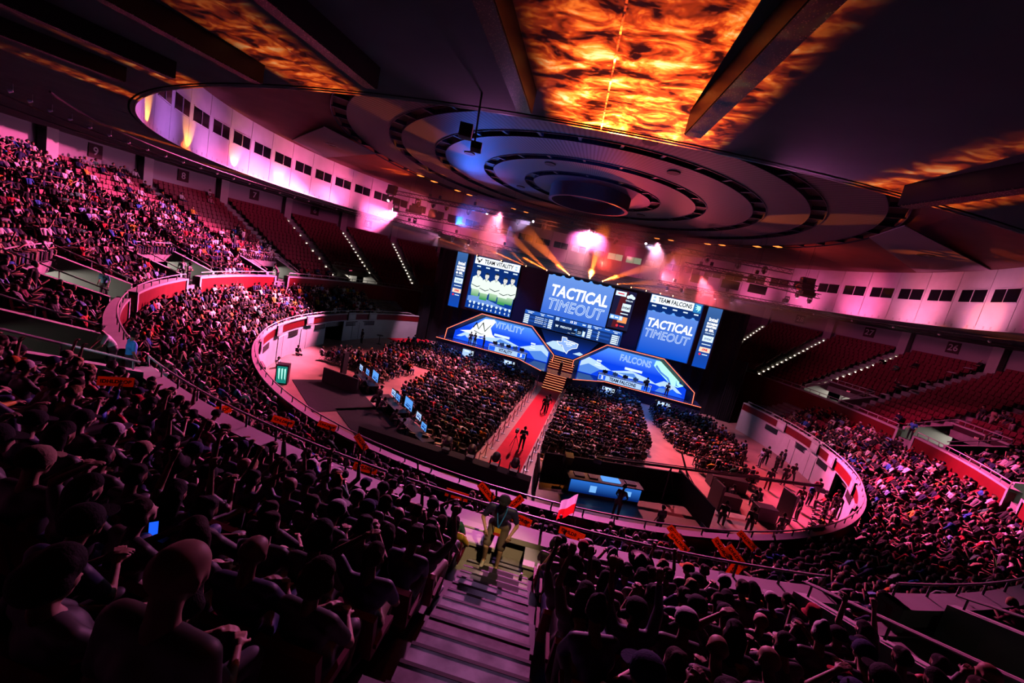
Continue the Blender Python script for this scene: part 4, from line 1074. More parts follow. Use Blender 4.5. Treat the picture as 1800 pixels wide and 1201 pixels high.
for i, y in enumerate(ys):
    if i: dup(pl, (-1.15, y, 0))
    p = dup(pl, (1.62, y, 0), 0, 'silver rope post along the right edge of the red carpet', 'rope posts right of the carpet')
    if i:
        for x, nm in ((-1.15, 'left'), (1.62, 'right')):
            rope((x, ys[i - 1], 0.9), (x, y, 0.9), 'red rope between the posts %s of the red carpet' % nm, 'ropes %s of the carpet' % nm)
for s, nm in ((-1, 'left'), (1, 'right')):
    P = [(XC + s * (1.9 + 0.95 * i), 6.9 + 0.72 * i, 0) for i in range(5)]
    for i, p in enumerate(P):
        dup(pl, p, 0, 'silver rope post before the stage front, %s of the steps' % nm, 'rope posts %s of the stage steps' % nm)
        if i: rope((P[i - 1][0], P[i - 1][1], 0.9), (p[0], p[1], 0.9), 'red rope before the stage front, %s of the steps' % nm, 'ropes %s of the stage steps' % nm)

# ================================================================== PEOPLE
def V3(*a): return Vector(a)

def blob(caps, voxel, smooth=3, name='body'):
    """one continuous surface from overlapping tapered limbs"""
    q = MB()
    for c in caps: q.capsule(c[0], c[1], c[2], c[3] if len(c) > 3 else c[2], 14, 4)
    me = q.mesh(name, M['skin'])
    o = bpy.data.objects.new('tmp', me); COL.objects.link(o)
    r = o.modifiers.new('r', 'REMESH'); r.mode = 'VOXEL'; r.voxel_size = voxel
    if smooth:
        s = o.modifiers.new('s', 'SMOOTH'); s.factor = 0.5; s.iterations = smooth
    dg = bpy.context.evaluated_depsgraph_get()
    out = bpy.data.meshes.new_from_object(o.evaluated_get(dg))
    bpy.data.objects.remove(o); bpy.data.meshes.remove(me)
    out.name = name
    out.polygons.foreach_set('use_smooth', [True] * len(out.polygons))
    return out

def join_meshes(a, b):
    bm = bmesh.new(); bm.from_mesh(a); bm.from_mesh(b); bm.to_mesh(a); bm.free()
    a.polygons.foreach_set('use_smooth', [True] * len(a.polygons))
    bpy.data.meshes.remove(b)
    return a

def hand_caps(wr, d, palm_n, side, curl):
    """palm, four unequal bent fingers and a thumb; d: towards the fingertips, palm_n: out of the palm"""
    d = d.normalized(); n = (palm_n - d * palm_n.dot(d)).normalized(); u = d.cross(n) * side   # u: towards the little finger
    C = [(wr, wr + d * 0.03, 0.026, 0.030)]
    for k, (off, ln) in enumerate(((-0.030, 0.072), (-0.010, 0.080), (0.011, 0.074), (0.031, 0.058))):
        b = wr + d * 0.085 + u * off
        C.append((wr + d * 0.02 + u * off * 0.6, b, 0.017, 0.0125))
        p = b; dd = d.copy()
        for j in range(3):
            dd = (dd * math.cos(curl[j]) + n * math.sin(curl[j])).normalized()
            e = p + dd * ln * (0.45, 0.32, 0.23)[j]
            C.append((p, e, 0.0095 - 0.001 * j, 0.0088 - 0.001 * j)); p = e
    b = wr + d * 0.03 - u * 0.028; t1 = b + (d * 0.55 - u * 0.7 + n * 0.35).normalized() * 0.042
    t2 = t1 + (d * 0.85 - u * 0.1 + n * 0.45).normalized() * 0.034
    C += [(b, t1, 0.014, 0.011), (t1, t2, 0.011, 0.009)]
    return C

BEND = (0.35, 0.45, 0.3); GRIP = (0.95, 1.1, 0.8); FLAT = (0.1, 0.12, 0.1)

def head_caps(h, Rm):
    P = lambda x, y, z: h + Rm @ Vector((x, y, z))
    C = [(P(0, -0.018, 0.03), P(0, 0.012, 0.035), 0.092, 0.088), (P(0, 0.03, -0.02), P(0, 0.045, -0.075), 0.068, 0.042),
         (P(0, 0.085, 0.005), P(0, 0.108, -0.03), 0.010, 0.016), (P(-0.03, 0.085, 0.022), P(0.03, 0.085, 0.022), 0.012, 0.012),
         (P(-0.022, 0.078, -0.06), P(0.022, 0.078, -0.06), 0.011, 0.011)]
    for s in (-1, 1):
        C += [(P(s * 0.091, -0.012, 0.012), P(s * 0.096, -0.018, -0.02), 0.020, 0.013), (P(s * 0.045, 0.062, -0.01), P(s * 0.05, 0.05, -0.03), 0.026, 0.022)]
    return C

def make_pose(name, J, shorts=False, sleeves='short', hands=None, fine=False):
    """J: joints; returns the shared meshes of one pose"""
    vx = 0.017
    tors = [(J['pel'], J['bel'], 0.135, 0.13), (J['bel'], J['che'], 0.13, 0.145), (J['che'] + V3(-.09, 0, 0), J['che'] + V3(.09, 0, 0), 0.115, 0.115),
            (J['shl'], J['shr'], 0.068, 0.068)]
    body = [(J['che'] + V3(0, 0, 0.08), J['nk'], 0.075, 0.058), (J['nk'], J['hd'] + J['Rm'] @ V3(0, -0.03, -0.05), 0.056, 0.054)] + head_caps(J['hd'], J['Rm'])
    body += [(a, b, r0 - 0.02, r1 - 0.02) for a, b, r0, r1 in tors]
    arms_hi = []
    for s, x in (('l', -1), ('r', 1)):
        body += [(J['sh' + s], J['el' + s], 0.050, 0.040), (J['el' + s], J['wr' + s], 0.041, 0.027)]
        body += [(J['hp' + s], J['kn' + s], 0.078, 0.056), (J['kn' + s], J['an' + s], 0.056, 0.036)]
        body += [(J['an' + s] + V3(0, 0, -0.03), J['to' + s], 0.036, 0.03)]
    B = blob(body, vx, 2, 'person')
    hc = []
    for s, x in (('l', -1), ('r', 1)):
        d, n, c = (hands or {}).get(s, (None, None, BEND))
        dd = d or (J['wr' + s] - J['el' + s])
        nn = n or V3(0, 0, -1) + V3(-x * 0.2, 0, 0)
        hc.append(blob(hand_caps(J['wr' + s], dd, nn, x, c), 0.0072 if not fine else 0.005, 1, 'hand'))
    for h_ in hc: B = join_meshes(B, h_)
    sl = 0.62 if sleeves == 'short' else 1.0
    shirt = list(tors)
    for s in 'lr':
        e = J['sh' + s].lerp(J['el' + s], 0.72 if sleeves == 'short' else 1.0)
        shirt.append((J['sh' + s], e, 0.066, 0.058))
        if sleeves == 'long': shirt.append((J['el' + s], J['el' + s].lerp(J['wr' + s], 0.85), 0.052, 0.038))
    SH = blob(shirt, 0.02, 3, 'shirt')
    pants = [(J['hpl'], J['hpr'], 0.12, 0.12), (J['pel'], J['bel'].lerp(J['pel'], 0.6), 0.138, 0.136)]
    for s in 'lr':
        if shorts:
            pants += [(J['hp' + s], J['hp' + s].lerp(J['kn' + s], 0.86), 0.098, 0.086)]
        else:
            pants += [(J['hp' + s], J['kn' + s], 0.096, 0.072), (J['kn' + s], J['kn' + s].lerp(J['an' + s], 0.93), 0.070, 0.056)]
    PA = blob(pants, 0.02, 3, 'shorts' if shorts else 'trousers')
    shoe = []
    for s in 'lr':
        f = (J['to' + s] - J['an' + s]); f.z = 0
        shoe += [(J['an' + s] + V3(0, 0, -0.045) - f * 0.15, J['to' + s], 0.046, 0.04)]
    SHO = blob(shoe, 0.016, 1, 'shoes')
    return dict(body=B, shirt=SH, bottoms=PA, shoes=SHO, hd=J['hd'], Rm=J['Rm'], shorts=shorts, J=J)

def rotm(yaw=0, pitch=0, roll=0):
    return (Matrix.Rotation(yaw, 3, 'Z') @ Matrix.Rotation(-pitch, 3, 'X') @ Matrix.Rotation(roll, 3, 'Y'))

def seated(lean=0.0, el=None, wr=None, yaw=0.0, pitch=0.1, er=None, wrr=None):
    z0 = 0.54
    ch = V3(0, -0.12 + 0.34 * math.sin(lean), z0 + 0.33 * math.cos(lean))
    J = dict(pel=V3(0, -0.06, z0), bel=V3(0, -0.09 + 0.12 * math.sin(lean), z0 + 0.14), che=ch)
    up = V3(0, math.sin(lean), math.cos(lean))
    J['nk'] = ch + up * 0.19; J['Rm'] = rotm(yaw, pitch)
    J['hd'] = J['nk'] + V3(0, 0.05 + 0.06 * math.sin(lean), 0.145)
    J['shl'] = ch + up * 0.115 + V3(-0.185, 0, 0); J['shr'] = ch + up * 0.115 + V3(0.185, 0, 0)
    el = el or V3(-0.26, 0.10, 0.66); wr = wr or V3(-0.10, 0.30, 0.66)
    er = er or V3(-el.x, el.y, el.z); wrr = wrr or V3(-wr.x, wr.y, wr.z)
    J['ell'], J['wrl'], J['elr'], J['wrr'] = el, wr, er, wrr
    for s, x in (('l', -1), ('r', 1)):
        J['hp' + s] = V3(x * 0.10, -0.02, 0.52); J['kn' + s] = V3(x * 0.15, 0.38, 0.53)
        J['an' + s] = V3(x * 0.14, 0.36, 0.11); J['to' + s] = V3(x * 0.155, 0.52, 0.045)
    return J

def standing(lean=0.05, **k):
    J = dict(pel=V3(0, 0, 0.95), bel=V3(0, 0.01 + lean * 0.1, 1.1), che=V3(0, lean * 0.4, 1.29), nk=V3(0, lean * 0.55, 1.48),
             hd=V3(0, 0.04 + lean * 0.7, 1.63), Rm=rotm(k.get('yaw', 0), k.get('pitch', 0.08)),
             shl=V3(-0.19, lean * 0.45, 1.41), shr=V3(0.19, lean * 0.45, 1.41), ell=V3(-0.25, 0, 1.14), elr=V3(0.25, 0, 1.14), wrl=V3(-0.25, 0.12, 0.90), wrr=V3(0.25, 0.12, 0.90))
    for s, x in (('l', -1), ('r', 1)):
        J['hp' + s] = V3(x * 0.10, 0, 0.92); J['kn' + s] = V3(x * 0.12, 0.02, 0.50); J['an' + s] = V3(x * 0.13, -0.02, 0.10); J['to' + s] = V3(x * 0.15, 0.16, 0.045)
    J.update({a: b for a, b in k.items() if a not in ('yaw', 'pitch')})
    return J

UPD = dict(l=(V3(0.1, 0.2, 1), V3(0, 1, 0), GRIP), r=(V3(-0.1, 0.2, 1), V3(0, 1, 0), GRIP))
JS = dict(
    lap=seated(0.05), forward=seated(0.62, V3(-0.20, 0.30, 0.62), V3(-0.05, 0.44, 0.72), pitch=-0.1),
    clap=seated(0.1, V3(-0.27, 0.10, 0.78), V3(-0.07, 0.30, 0.98)), phone=seated(0.15, V3(-0.24, 0.12, 0.72), V3(-0.06, 0.32, 0.86), pitch=-0.35),
    raised=seated(0.0, V3(-0.27, 0.05, 1.18), V3(-0.22, 0.12, 1.46)), one=seated(0.0, V3(-0.26, 0.10, 0.66), V3(-0.10, 0.30, 0.66), 0.3, 0.1, V3(0.30, 0.08, 1.16), V3(0.22, 0.16, 1.44)),
    cap=seated(0.12, V3(-0.36, 0.02, 1.16), V3(-0.14, 0.08, 1.33), -0.2, 0.1, V3(0.27, 0.1, 0.68), V3(0.10, 0.30, 0.66)),
    turned=seated(0.1, yaw=0.6), slouch=seated(-0.22, V3(-0.3, 0.06, 0.64), V3(-0.12, 0.24, 0.62)),
    stand=standing(), crossed=standing(0.02, ell=V3(-0.27, 0.1, 1.16), elr=V3(0.27, 0.1, 1.16), wrl=V3(0.06, 0.24, 1.2), wrr=V3(-0.06, 0.22, 1.16)),
    camera=standing(0.12, ell=V3(-0.26, 0.16, 1.2), elr=V3(0.26, 0.16, 1.2), wrl=V3(-0.1, 0.36, 1.34), wrr=V3(0.1, 0.36, 1.34)),
    walk=standing(0.1, knl=V3(-0.12, 0.16, 0.52), anl=V3(-0.12, 0.24, 0.10), tol=V3(-0.13, 0.42, 0.05), knr=V3(0.12, -0.02, 0.5), anr=V3(0.12, -0.26, 0.14), tor=V3(0.13, -0.12, 0.045), wrl=V3(-0.25, -0.1, 0.92), wrr=V3(0.25, 0.2, 0.95)),
    lean=standing(0.5, ell=V3(-0.3, 0.36, 1.1), elr=V3(0.3, 0.36, 1.1), wrl=V3(-0.22, 0.5, 0.95), wrr=V3(0.22, 0.5, 0.95)),
)
POSE = {}
def pose(nm, shorts=False, sleeves='short'):
    k = (nm, shorts, sleeves)
    if k not in POSE:
        POSE[k] = make_pose(nm, JS[nm], shorts, sleeves, UPD if nm == 'raised' else (dict(r=UPD['r']) if nm == 'one' else None))
    return POSE[k]

# hair and hats, made in head space (head centre at the origin, face towards +Y)
def hair_mesh(kind):
    C = dict(
        short=[(V3(0, -0.035, 0.035), V3(0, 0.012, 0.062), 0.098, 0.086), (V3(-0.05, -0.04, 0.0), V3(0.05, -0.04, 0.0), 0.066, 0.066), (V3(0, 0.03, 0.095), V3(0, 0.06, 0.082), 0.036, 0.03), (V3(0.05, 0.0, 0.1), V3(-0.02, -0.05, 0.12), 0.04, 0.045)],
        curly=[(V3(0, -0.05, 0.03), V3(0, 0.01, 0.085), 0.118, 0.105), (V3(-0.07, -0.03, 0.03), V3(0.07, -0.03, 0.03), 0.07, 0.07), (V3(-0.06, -0.04, 0.10), V3(0.06, 0.0, 0.11), 0.05, 0.055), (V3(-0.05, -0.1, 0.05), V3(0.06, -0.09, 0.0), 0.05, 0.05)],
        long=[(V3(0, -0.035, 0.035), V3(0, 0.012, 0.062), 0.102, 0.09), (V3(-0.045, -0.065, 0.0), V3(-0.06, -0.10, -0.22), 0.07, 0.045), (V3(0.045, -0.065, 0.0), V3(0.06, -0.10, -0.22), 0.07, 0.045), (V3(0, -0.075, -0.02), V3(0, -0.11, -0.24), 0.075, 0.05)],
        tail=[(V3(0, -0.035, 0.035), V3(0, 0.012, 0.062), 0.098, 0.086), (V3(0, -0.12, 0.06), V3(0, -0.17, 0.02), 0.035, 0.03), (V3(0, -0.17, 0.02), V3(0, -0.17, -0.12), 0.03, 0.014)],
        beanie=[(V3(0, -0.025, 0.03), V3(0, 0.0, 0.085), 0.106, 0.09), (V3(0, -0.02, 0.15), V3(0, -0.02, 0.17), 0.06, 0.05)],
    )
    if kind in C: return blob(C[kind], 0.014, 2 if kind != 'curly' else 0, 'hair')
    q = MB()
    n = 20
    if kind == 'cap':
        prof = [(0.112, 0.012), (0.113, 0.04), (0.104, 0.085), (0.078, 0.122), (0.04, 0.140), (0.008, 0.144)]
        vs_ = [(r * math.cos(2 * math.pi * i / n), -0.012 + r * 1.05 * math.sin(2 * math.pi * i / n), z) for r, z in prof for i in range(n)]
        q.add(vs_, [(k * n + i, k * n + (i + 1) % n, (k + 1) * n + (i + 1) % n, (k + 1) * n + i) for k in range(5) for i in range(n)] + [tuple(range(5 * n, 6 * n))])
        m_ = 10
        rim = [(0.085 * math.cos(math.pi * i / m_), 0.085 + 0.0 * i, 0.035) for i in range(m_ + 1)]
        brim = [(0.088 * math.cos(math.pi * i / m_), 0.085 + 0.105 * math.sin(math.pi * i / m_), 0.035 - 0.018 * math.sin(math.pi * i / m_)) for i in range(m_ + 1)]
        top = [(p[0], p[1], p[2] + 0.008) for p in brim]; rt = [(p[0], p[1], p[2] + 0.008) for p in rim]
        q.add(rim + brim, [(i, i + 1, m_ + 2 + i, m_ + 1 + i) for i in range(m_)]); q.add(rt + top, [(i, m_ + 1 + i, m_ + 2 + i, i + 1) for i in range(m_)])
        q.add(brim + top, [(i, i + 1, m_ + 2 + i, m_ + 1 + i) for i in range(m_)])
    else:   # wide western hat / round bucket hat
        W_ = 0.24 if kind == 'western' else 0.165
        prof = [(W_, 0.03 if kind == 'western' else -0.01), (0.12, 0.03), (0.112, 0.06), (0.100, 0.13), (0.085, 0.165), (0.05, 0.15 if kind == 'western' else 0.17), (0.008, 0.135 if kind == 'western' else 0.172)]
        def P(r, z, t, k):
            x, y = r * math.cos(t), r * 1.12 * math.sin(t) - 0.01
            if kind == 'western':
                if k == 0: z += 0.075 * abs(math.cos(t)) ** 2 - 0.02
                if k >= 4: x *= 0.72
            return (x, y, z)
        vs_ = [P(r, z, 2 * math.pi * i / n, k) for k, (r, z) in enumerate(prof) for i in range(n)]
        L_ = len(prof)
        q.add(vs_, [(k * n + i, k * n + (i + 1) % n, (k + 1) * n + (i + 1) % n, (k + 1) * n + i) for k in range(L_ - 1) for i in range(n)] + [tuple(range((L_ - 1) * n, L_ * n))])
    me = q.mesh(kind, M['cloth'], True)
    return me
HAIR = {k: hair_mesh(k) for k in ('short', 'curly', 'long', 'tail', 'beanie', 'cap', 'western', 'bucket')}
for k in ('short', 'curly', 'long', 'tail'):
    HAIR[k].materials.clear(); HAIR[k].materials.append(M['hair'])
for k in ('beanie', 'cap', 'western', 'bucket'):
    HAIR[k].materials.clear(); HAIR[k].materials.append(M['cloth'])
q = MB()
for s in (-1, 1): q.capsule((s * 0.034, 0.083, 0.006), (s * 0.034, 0.085, 0.006), 0.013, 0.013, 8, 3)
EYES = q.mesh('eyes', mat('eye', (0.03, 0.02, 0.02), 0.2), True)

SHIRTS = [('black', (0.008, 0.008, 0.010), 32), ('charcoal', (0.025, 0.025, 0.028), 10), ('navy', (0.012, 0.02, 0.07), 12), ('white', (0.78, 0.75, 0.75), 15), ('grey', (0.24, 0.24, 0.26), 6),
          ('blue', (0.03, 0.14, 0.50), 5), ('light blue', (0.22, 0.42, 0.70), 3), ('red', (0.45, 0.02, 0.03), 4), ('orange', (0.80, 0.22, 0.03), 1.2), ('yellow', (0.75, 0.50, 0.05), 1.4),
          ('green', (0.06, 0.25, 0.14), 2), ('maroon', (0.16, 0.02, 0.05), 4), ('tan', (0.45, 0.33, 0.22), 3), ('pink', (0.65, 0.28, 0.36), 2)]
PANTS = [('black', (0.015, 0.015, 0.018)), ('denim', (0.06, 0.10, 0.22)), ('khaki', (0.35, 0.27, 0.18)), ('grey', (0.15, 0.15, 0.16))]
SKINS = [(0.62, 0.38, 0.28), (0.55, 0.32, 0.22), (0.68, 0.45, 0.35), (0.35, 0.19, 0.12), (0.22, 0.11, 0.07), (0.50, 0.28, 0.18)]
HAIRC = [('black', (0.010, 0.008, 0.008), 9), ('dark brown', (0.035, 0.018, 0.010), 8), ('brown', (0.10, 0.05, 0.025), 4), ('blond', (0.42, 0.28, 0.12), 2)]
CAPC = [('black', (0.012, 0.012, 0.014), 6), ('navy', (0.015, 0.025, 0.08), 3), ('white', (0.7, 0.68, 0.68), 3), ('red', (0.4, 0.02, 0.03), 2), ('tan', (0.42, 0.30, 0.2), 1), ('orange', (0.75, 0.22, 0.04), 1)]
def pick(L, r):
    t = r.random() * sum(x[2] for x in L)
    for x in L:
        t -= x[2]
        if t <= 0: return x
    return L[-1]

def put_person(nm, loc, rz, label, group=None, shirt=None, hair=None, hairc=None, skin=None, pants=None, shorts=False, sleeves='short', scale=1.0, bald=False, eyes=False, name='person', r=rnd):
    P = pose(nm, shorts, sleeves)
    sc = r.choice(SKINS) if skin is None else skin
    o = bpy.data.objects.new(name, P['body']); COL.objects.link(o)
    o.color = (*sc, 1); o.location = loc; o.rotation_euler = (0, 0, rz); o.scale = (scale,) * 3
    tag(o, label, 'person', group)
    def kid(n_, me, c, mx=None):
        k = bpy.data.objects.new(n_, me); COL.objects.link(k); k.parent = o; k.color = (*c, 1)
        if mx is not None: k.matrix_basis = mx
        return k
    kid('shirt', P['shirt'], shirt or (0.02, 0.02, 0.02))
    kid('shorts' if shorts else 'trousers', P['bottoms'], pants or (0.02, 0.02, 0.02))
    kid('shoes', P['shoes'], r.choice([(0.02, 0.02, 0.02), (0.5, 0.5, 0.5), (0.1, 0.1, 0.12)]))
    mx = Matrix.Translation(P['hd']) @ P['Rm'].to_4x4()
    if hair: kid({'cap': 'cap', 'western': 'hat', 'bucket': 'hat', 'beanie': 'beanie'}.get(hair, 'hair'), HAIR[hair], hairc or (0.02, 0.01, 0.01), mx)
    if eyes: kid('eyes', EYES, (0, 0, 0), mx)
    return o

# ------------------------------------------------------------------ low detail spectators for the far crowd
def low_person(nm):
    J = JS[nm]; parts = []
    def c(a, b, r0, r1, part, seg=6, rings=2):
        q = MB(); q.capsule(a, b, r0, r1, seg, rings); parts.append((q, part))
    c(J['hd'] + V3(0, 0.02, -0.05), J['hd'] + V3(0, 0.01, 0.03), 0.075, 0.092, 0, 7)
    c(J['hd'] + V3(0, -0.035, 0.02), J['hd'] + V3(0, 0.0, 0.055), 0.098, 0.092, 3, 7)
    c(J['pel'], J['che'] + V3(0, 0, 0.03), 0.145, 0.165, 1, 7); c(J['shl'], J['shr'], 0.075, 0.075, 1)
    for s in 'lr':
        c(J['sh' + s], J['el' + s], 0.062, 0.05, 1); c(J['el' + s], J['wr' + s] + (J['wr' + s] - J['el' + s]) * 0.3, 0.042, 0.034, 0)
        c(J['hp' + s], J['kn' + s], 0.098, 0.07, 2); c(J['kn' + s], J['an' + s], 0.064, 0.045, 2, 5)
        c(J['an' + s] + V3(0, 0, -0.05), J['to' + s], 0.045, 0.04, 4, 5)
    Vs = []; Fs = []; Pt = []
    for q, part in parts:
        b = len(Vs)
        Vs += [tuple(v) for v in q.v]; Pt += [part] * len(q.v)
        for f in q.f:
            f = [b + i for i in f]
            Fs.append((f[0], f[1], f[2]))
            if len(f) == 4: Fs.append((f[0], f[2], f[3]))
    return np.array(Vs, np.float32), np.array(Fs, np.int32), np.array(Pt, np.int32)
LOWP = {k: low_person(k) for k in ('lap', 'forward', 'clap', 'phone', 'one', 'turned', 'slouch', 'stand', 'crossed', 'walk')}

def mass_mesh(name, items, mt, attr=True):
    """items: list of (verts, faces, colours or None); one mesh of triangles"""
    nv = sum(len(i[0]) for i in items); nf = sum(len(i[1]) for i in items)
    Vv = np.empty((nv, 3), np.float32); Ff = np.empty((nf, 3), np.int32); Cc = np.ones((nv, 4), np.float32)
    a = b = 0
    for v, f, c in items:
        Vv[a:a + len(v)] = v; Ff[b:b + len(f)] = f + a
        if c is not None: Cc[a:a + len(v), :3] = c
        a += len(v); b += len(f)
    me = bpy.data.meshes.new(name)
    me.vertices.add(nv); me.vertices.foreach_set('co', Vv.ravel())
    me.loops.add(nf * 3); me.loops.foreach_set('vertex_index', Ff.ravel())
    me.polygons.add(nf); me.polygons.foreach_set('loop_start', np.arange(0, nf * 3, 3, dtype=np.int32))
    me.polygons.foreach_set('use_smooth', np.ones(nf, bool))
    if attr:
        at_ = me.color_attributes.new('Col', 'FLOAT_COLOR', 'POINT'); at_.data.foreach_set('color', Cc.ravel())
    me.update(calc_edges=True)
    me.materials.append(mt)
    return me
crowd_m = bpy.data.materials.new('crowd_cloth'); crowd_m.use_nodes = True
nt = crowd_m.node_tree; ca_ = nt.nodes.new('ShaderNodeVertexColor'); ca_.layer_name = 'Col'
nt.links.new(ca_.outputs[0], nt.nodes['Principled BSDF'].inputs['Base Color']); nt.nodes['Principled BSDF'].inputs['Roughness'].default_value = 0.75
nt.nodes['Principled BSDF'].inputs['Specular IOR Level'].default_value = 0.25

# ------------------------------------------------------------------ who sits where
r = random.Random(11)
SPOTS = []       # dicts: loc, rz, kind, key data
SEATS = []       # loc, rz, stand, az
def az_rows(az_from, az_to, R, pitch=0.54):
    n = int((az_to - az_from) * math.pi / 180 * R / pitch)
    if n < 1: return []
    off = ((az_to - az_from) - math.degrees(n * pitch / R)) / 2
    return [az_from + off + math.degrees((i + 0.5) * pitch / R) for i in range(n)]
def occ_upper(az, k):
    if az < -107 or az > 145: return 0.95
    if az < -95: return 0.9 if k < 8 else 0.75 if k < 12 else 0.35
    if az < -84.4: return 0.72 if k < 6 else 0.35 if k < 9 else 0.05
    if az < -73: return 0.28 if k < 2 else 0.05 if k < 4 else 0
    if az < 62: return 0
    if az < 74: return 0.02
    if az < 84: return 0.12 if k < 2 else 0.0
    if az < 96: return 0.45 if k < 3 else 0.1 if k < 6 else 0.02
    if az < 112: return 0.85 if k < 4 else 0.45 if k < 8 else 0.15
    return 0.8
for k in range(UP_N):
    R = UP_R0 + UP_DR * k + 0.30
    for sct in range(32):
        c = azn(11.25 * sct)
        if -45 < c < 45: continue
        hw = 5.625 - math.degrees(0.66 / R)
        rows = az_rows(c - hw, c + hw, R)
        if k < 4 and (sct % 2 == 0) and 60 < abs(c) < 170:
            rows = [a for a in rows if abs(azn(a - c)) > VHW + 0.5]
        for i, a in enumerate(rows):
            a = azn(a); loc = polar(a, R, up_z(k)); rz = math.radians(180 - a)
            SEATS.append((loc, rz, 'upper', a, k, i))
            SPOTS.append(dict(loc=loc, rz=rz, st='upper', az=a, k=k, i=i, n=len(rows), sec=sct, p=occ_upper(a, k)))
LOA = [azn(22.5 * j) for j in range(16)] + [azn(11.25 + 22.5 * j) for j in range(16)]
for k in range(LO_N):
    R = LO_R0 + LO_DR * k + 0.28
    for sct in range(32):
        c = azn(5.625 + 11.25 * sct)
        if -63 < c < 66: continue
        hw = 5.625 - math.degrees(0.5 / R)
        rows = az_rows(c - hw, c + hw, R, 0.52)
        for i, a in enumerate(rows):
            a = azn(a); loc = polar(a, R, lo_z(k)); rz = math.radians(180 - a)
            SEATS.append((loc, rz, 'lower', a, k, i))
            p = 0.95
            if -69 < a < 0: p = 0.1 if k > 2 else 0.35
            elif -75 < a < 0: p = 0.7
            if 0 < a < 70: p = 0.08
            elif 0 < a < 77: p = 0.5
            SPOTS.append(dict(loc=loc, rz=rz, st='lower', az=a, k=k, i=i, n=len(rows), sec=sct, p=p))
# floor blocks, all facing the stage
def inside(x, y, P):
    c = False; n = len(P)
    for i in range(n):
        (x0, y0), (x1, y1) = P[i], P[i - 1]
        if (y0 > y) != (y1 > y) and x < (x1 - x0) * (y - y0) / (y1 - y0) + x0: c = not c
    return c
BLK = dict(left_middle=[(-10.4, -9.9), (-6.6, -12.6), (-3.4, -15.6), (-1.7, -15.2), (-1.7, 6.0), (-5.4, 9.0), (-9.8, 9.9), (-10.8, 3)],
           left=[(-12.9, -7.9), (-12.6, -2.4), (-14.6, -1.6), (-19.6, -2.4), (-20.4, -6), (-15.4, -6.4)], left_back=[(-11.4, 0.4), (-11.2, 8.3), (-13.5, 9.6), (-18.0, 8.5), (-18.2, 1.2), (-16, -0.4)],
           right_middle=[(1.95, -11.9), (1.95, 6.0), (5.5, 9.0), (9.7, 10.0), (9.9, -4), (9.3, -8.4), (5.6, -11.9)], right=[(11.6, 9.2), (11.4, 3.6), (12.6, -2.9), (15.5, -3.4), (18.4, -1.2), (19.2, 2.2), (17.4, 9.6)],
           right_near=[(13.0, -4.2), (18.0, -4.6), (17.5, -6.3), (13.5, -6.2)])
FCH = []
for bn, P in BLK.items():
    xs = [p[0] for p in P]; ys_ = [p[1] for p in P]
    y = min(ys_) + 0.3; row = 0
    while y < max(ys_):
        x = min(xs) + 0.2
        while x < max(xs):
            if inside(x, y, P):
                loc = V3(x + r.uniform(-.04, .04), y + r.uniform(-.05, .05), 0)
                rz = -math.atan2(XC - x, 26 - y) + r.uniform(-.1, .1)
                FCH.append((loc, rz, bn))
                SPOTS.append(dict(loc=loc, rz=rz, st='floor', az=0, k=row, i=0, n=0, sec=bn, p=0.97 if not (bn == 'left_middle' and y < -14.6) else 0.4))
            x += 0.54
        y += 0.92; row += 1

CAMV = Vector(CAM_LOC); Rv, Uv, Fv = Vector(RIGHT), Vector(UP), Vector(FWD)
def onscreen(p, mg=30):
    d = Vector(p) - CAMV; z = d.dot(Fv)
    if z < 0.3: return None
    x = 900 + 729.96 * d.dot(Rv) / z; y = 600.5 - 729.96 * d.dot(Uv) / z
    return (x, y, z) if -mg < x < 1800 + mg and -mg < y < 1201 + mg else None
PPL = []
for s in SPOTS:
    if r.random() > s['p']: continue
    head = s['loc'] + V3(0, 0, 1.15)
    if s['st'] == 'upper' and (head - CAMV).length < 1.75: continue
    if s['st'] == 'upper' and abs(azn(s['az'] - 174.4)) < 1.9 and s['k'] >= 8: continue
    sc = onscreen(head, 60)
    if sc is None: continue
    s['d'] = (head - CAMV).length; s['sx'] = sc[0]; s['sy'] = sc[1]
    PPL.append(s)
PPL.sort(key=lambda s: s['d'])
SIGN_AT = [(-5.0, -33.6, 7.9), (-7.25, -28.9, 5.65), (-5.5, -26.6, 5.1), (-5.5, -25.0, 4.5), (-4.5, -25.2, 4.5), (-2.1, -27.9, 5.7), (1.0, -27.5, 5.5), (1.85, -25.9, 5.1), (2.3, -25.9, 5.1), (3.0, -28.0, 5.8), (4.7, -27.6, 5.7), (5.2, -28.8, 5.9), (8.3, -24.0, 4.7), (8.2, -25.5, 5.0), (8.6, -28.3, 6.1), (9.8, -24.3, 4.8), (11.3, -22.9, 4.6), (10.1, -25.6, 5.3)]
for k_, p_ in enumerate(SIGN_AT):
    c_ = min((s for s in PPL if 'sign' not in s), key=lambda s: (s['loc'] + V3(0, 0, 1.5) - Vector(p_)).length)
    c_['sign'] = k_
HAT = min((s for s in PPL if 'sign' not in s), key=lambda s: (s['loc'] + V3(0, 0, 1.2) - Vector((5.63, -31.09, 6.86))).length); HAT['hat'] = True
GRN = min((s for s in PPL if 'sign' not in s), key=lambda s: (s['loc'] + V3(0, 0, 1.1) - Vector((2.0, -31.3, 6.4))).length); GRN['grn'] = True
NEAR = [s for s in PPL if 'sign' in s] + [s for s in PPL if 'sign' not in s][:262]
_ids = set(id(s) for s in NEAR); FAR = [s for s in PPL if id(s) not in _ids]

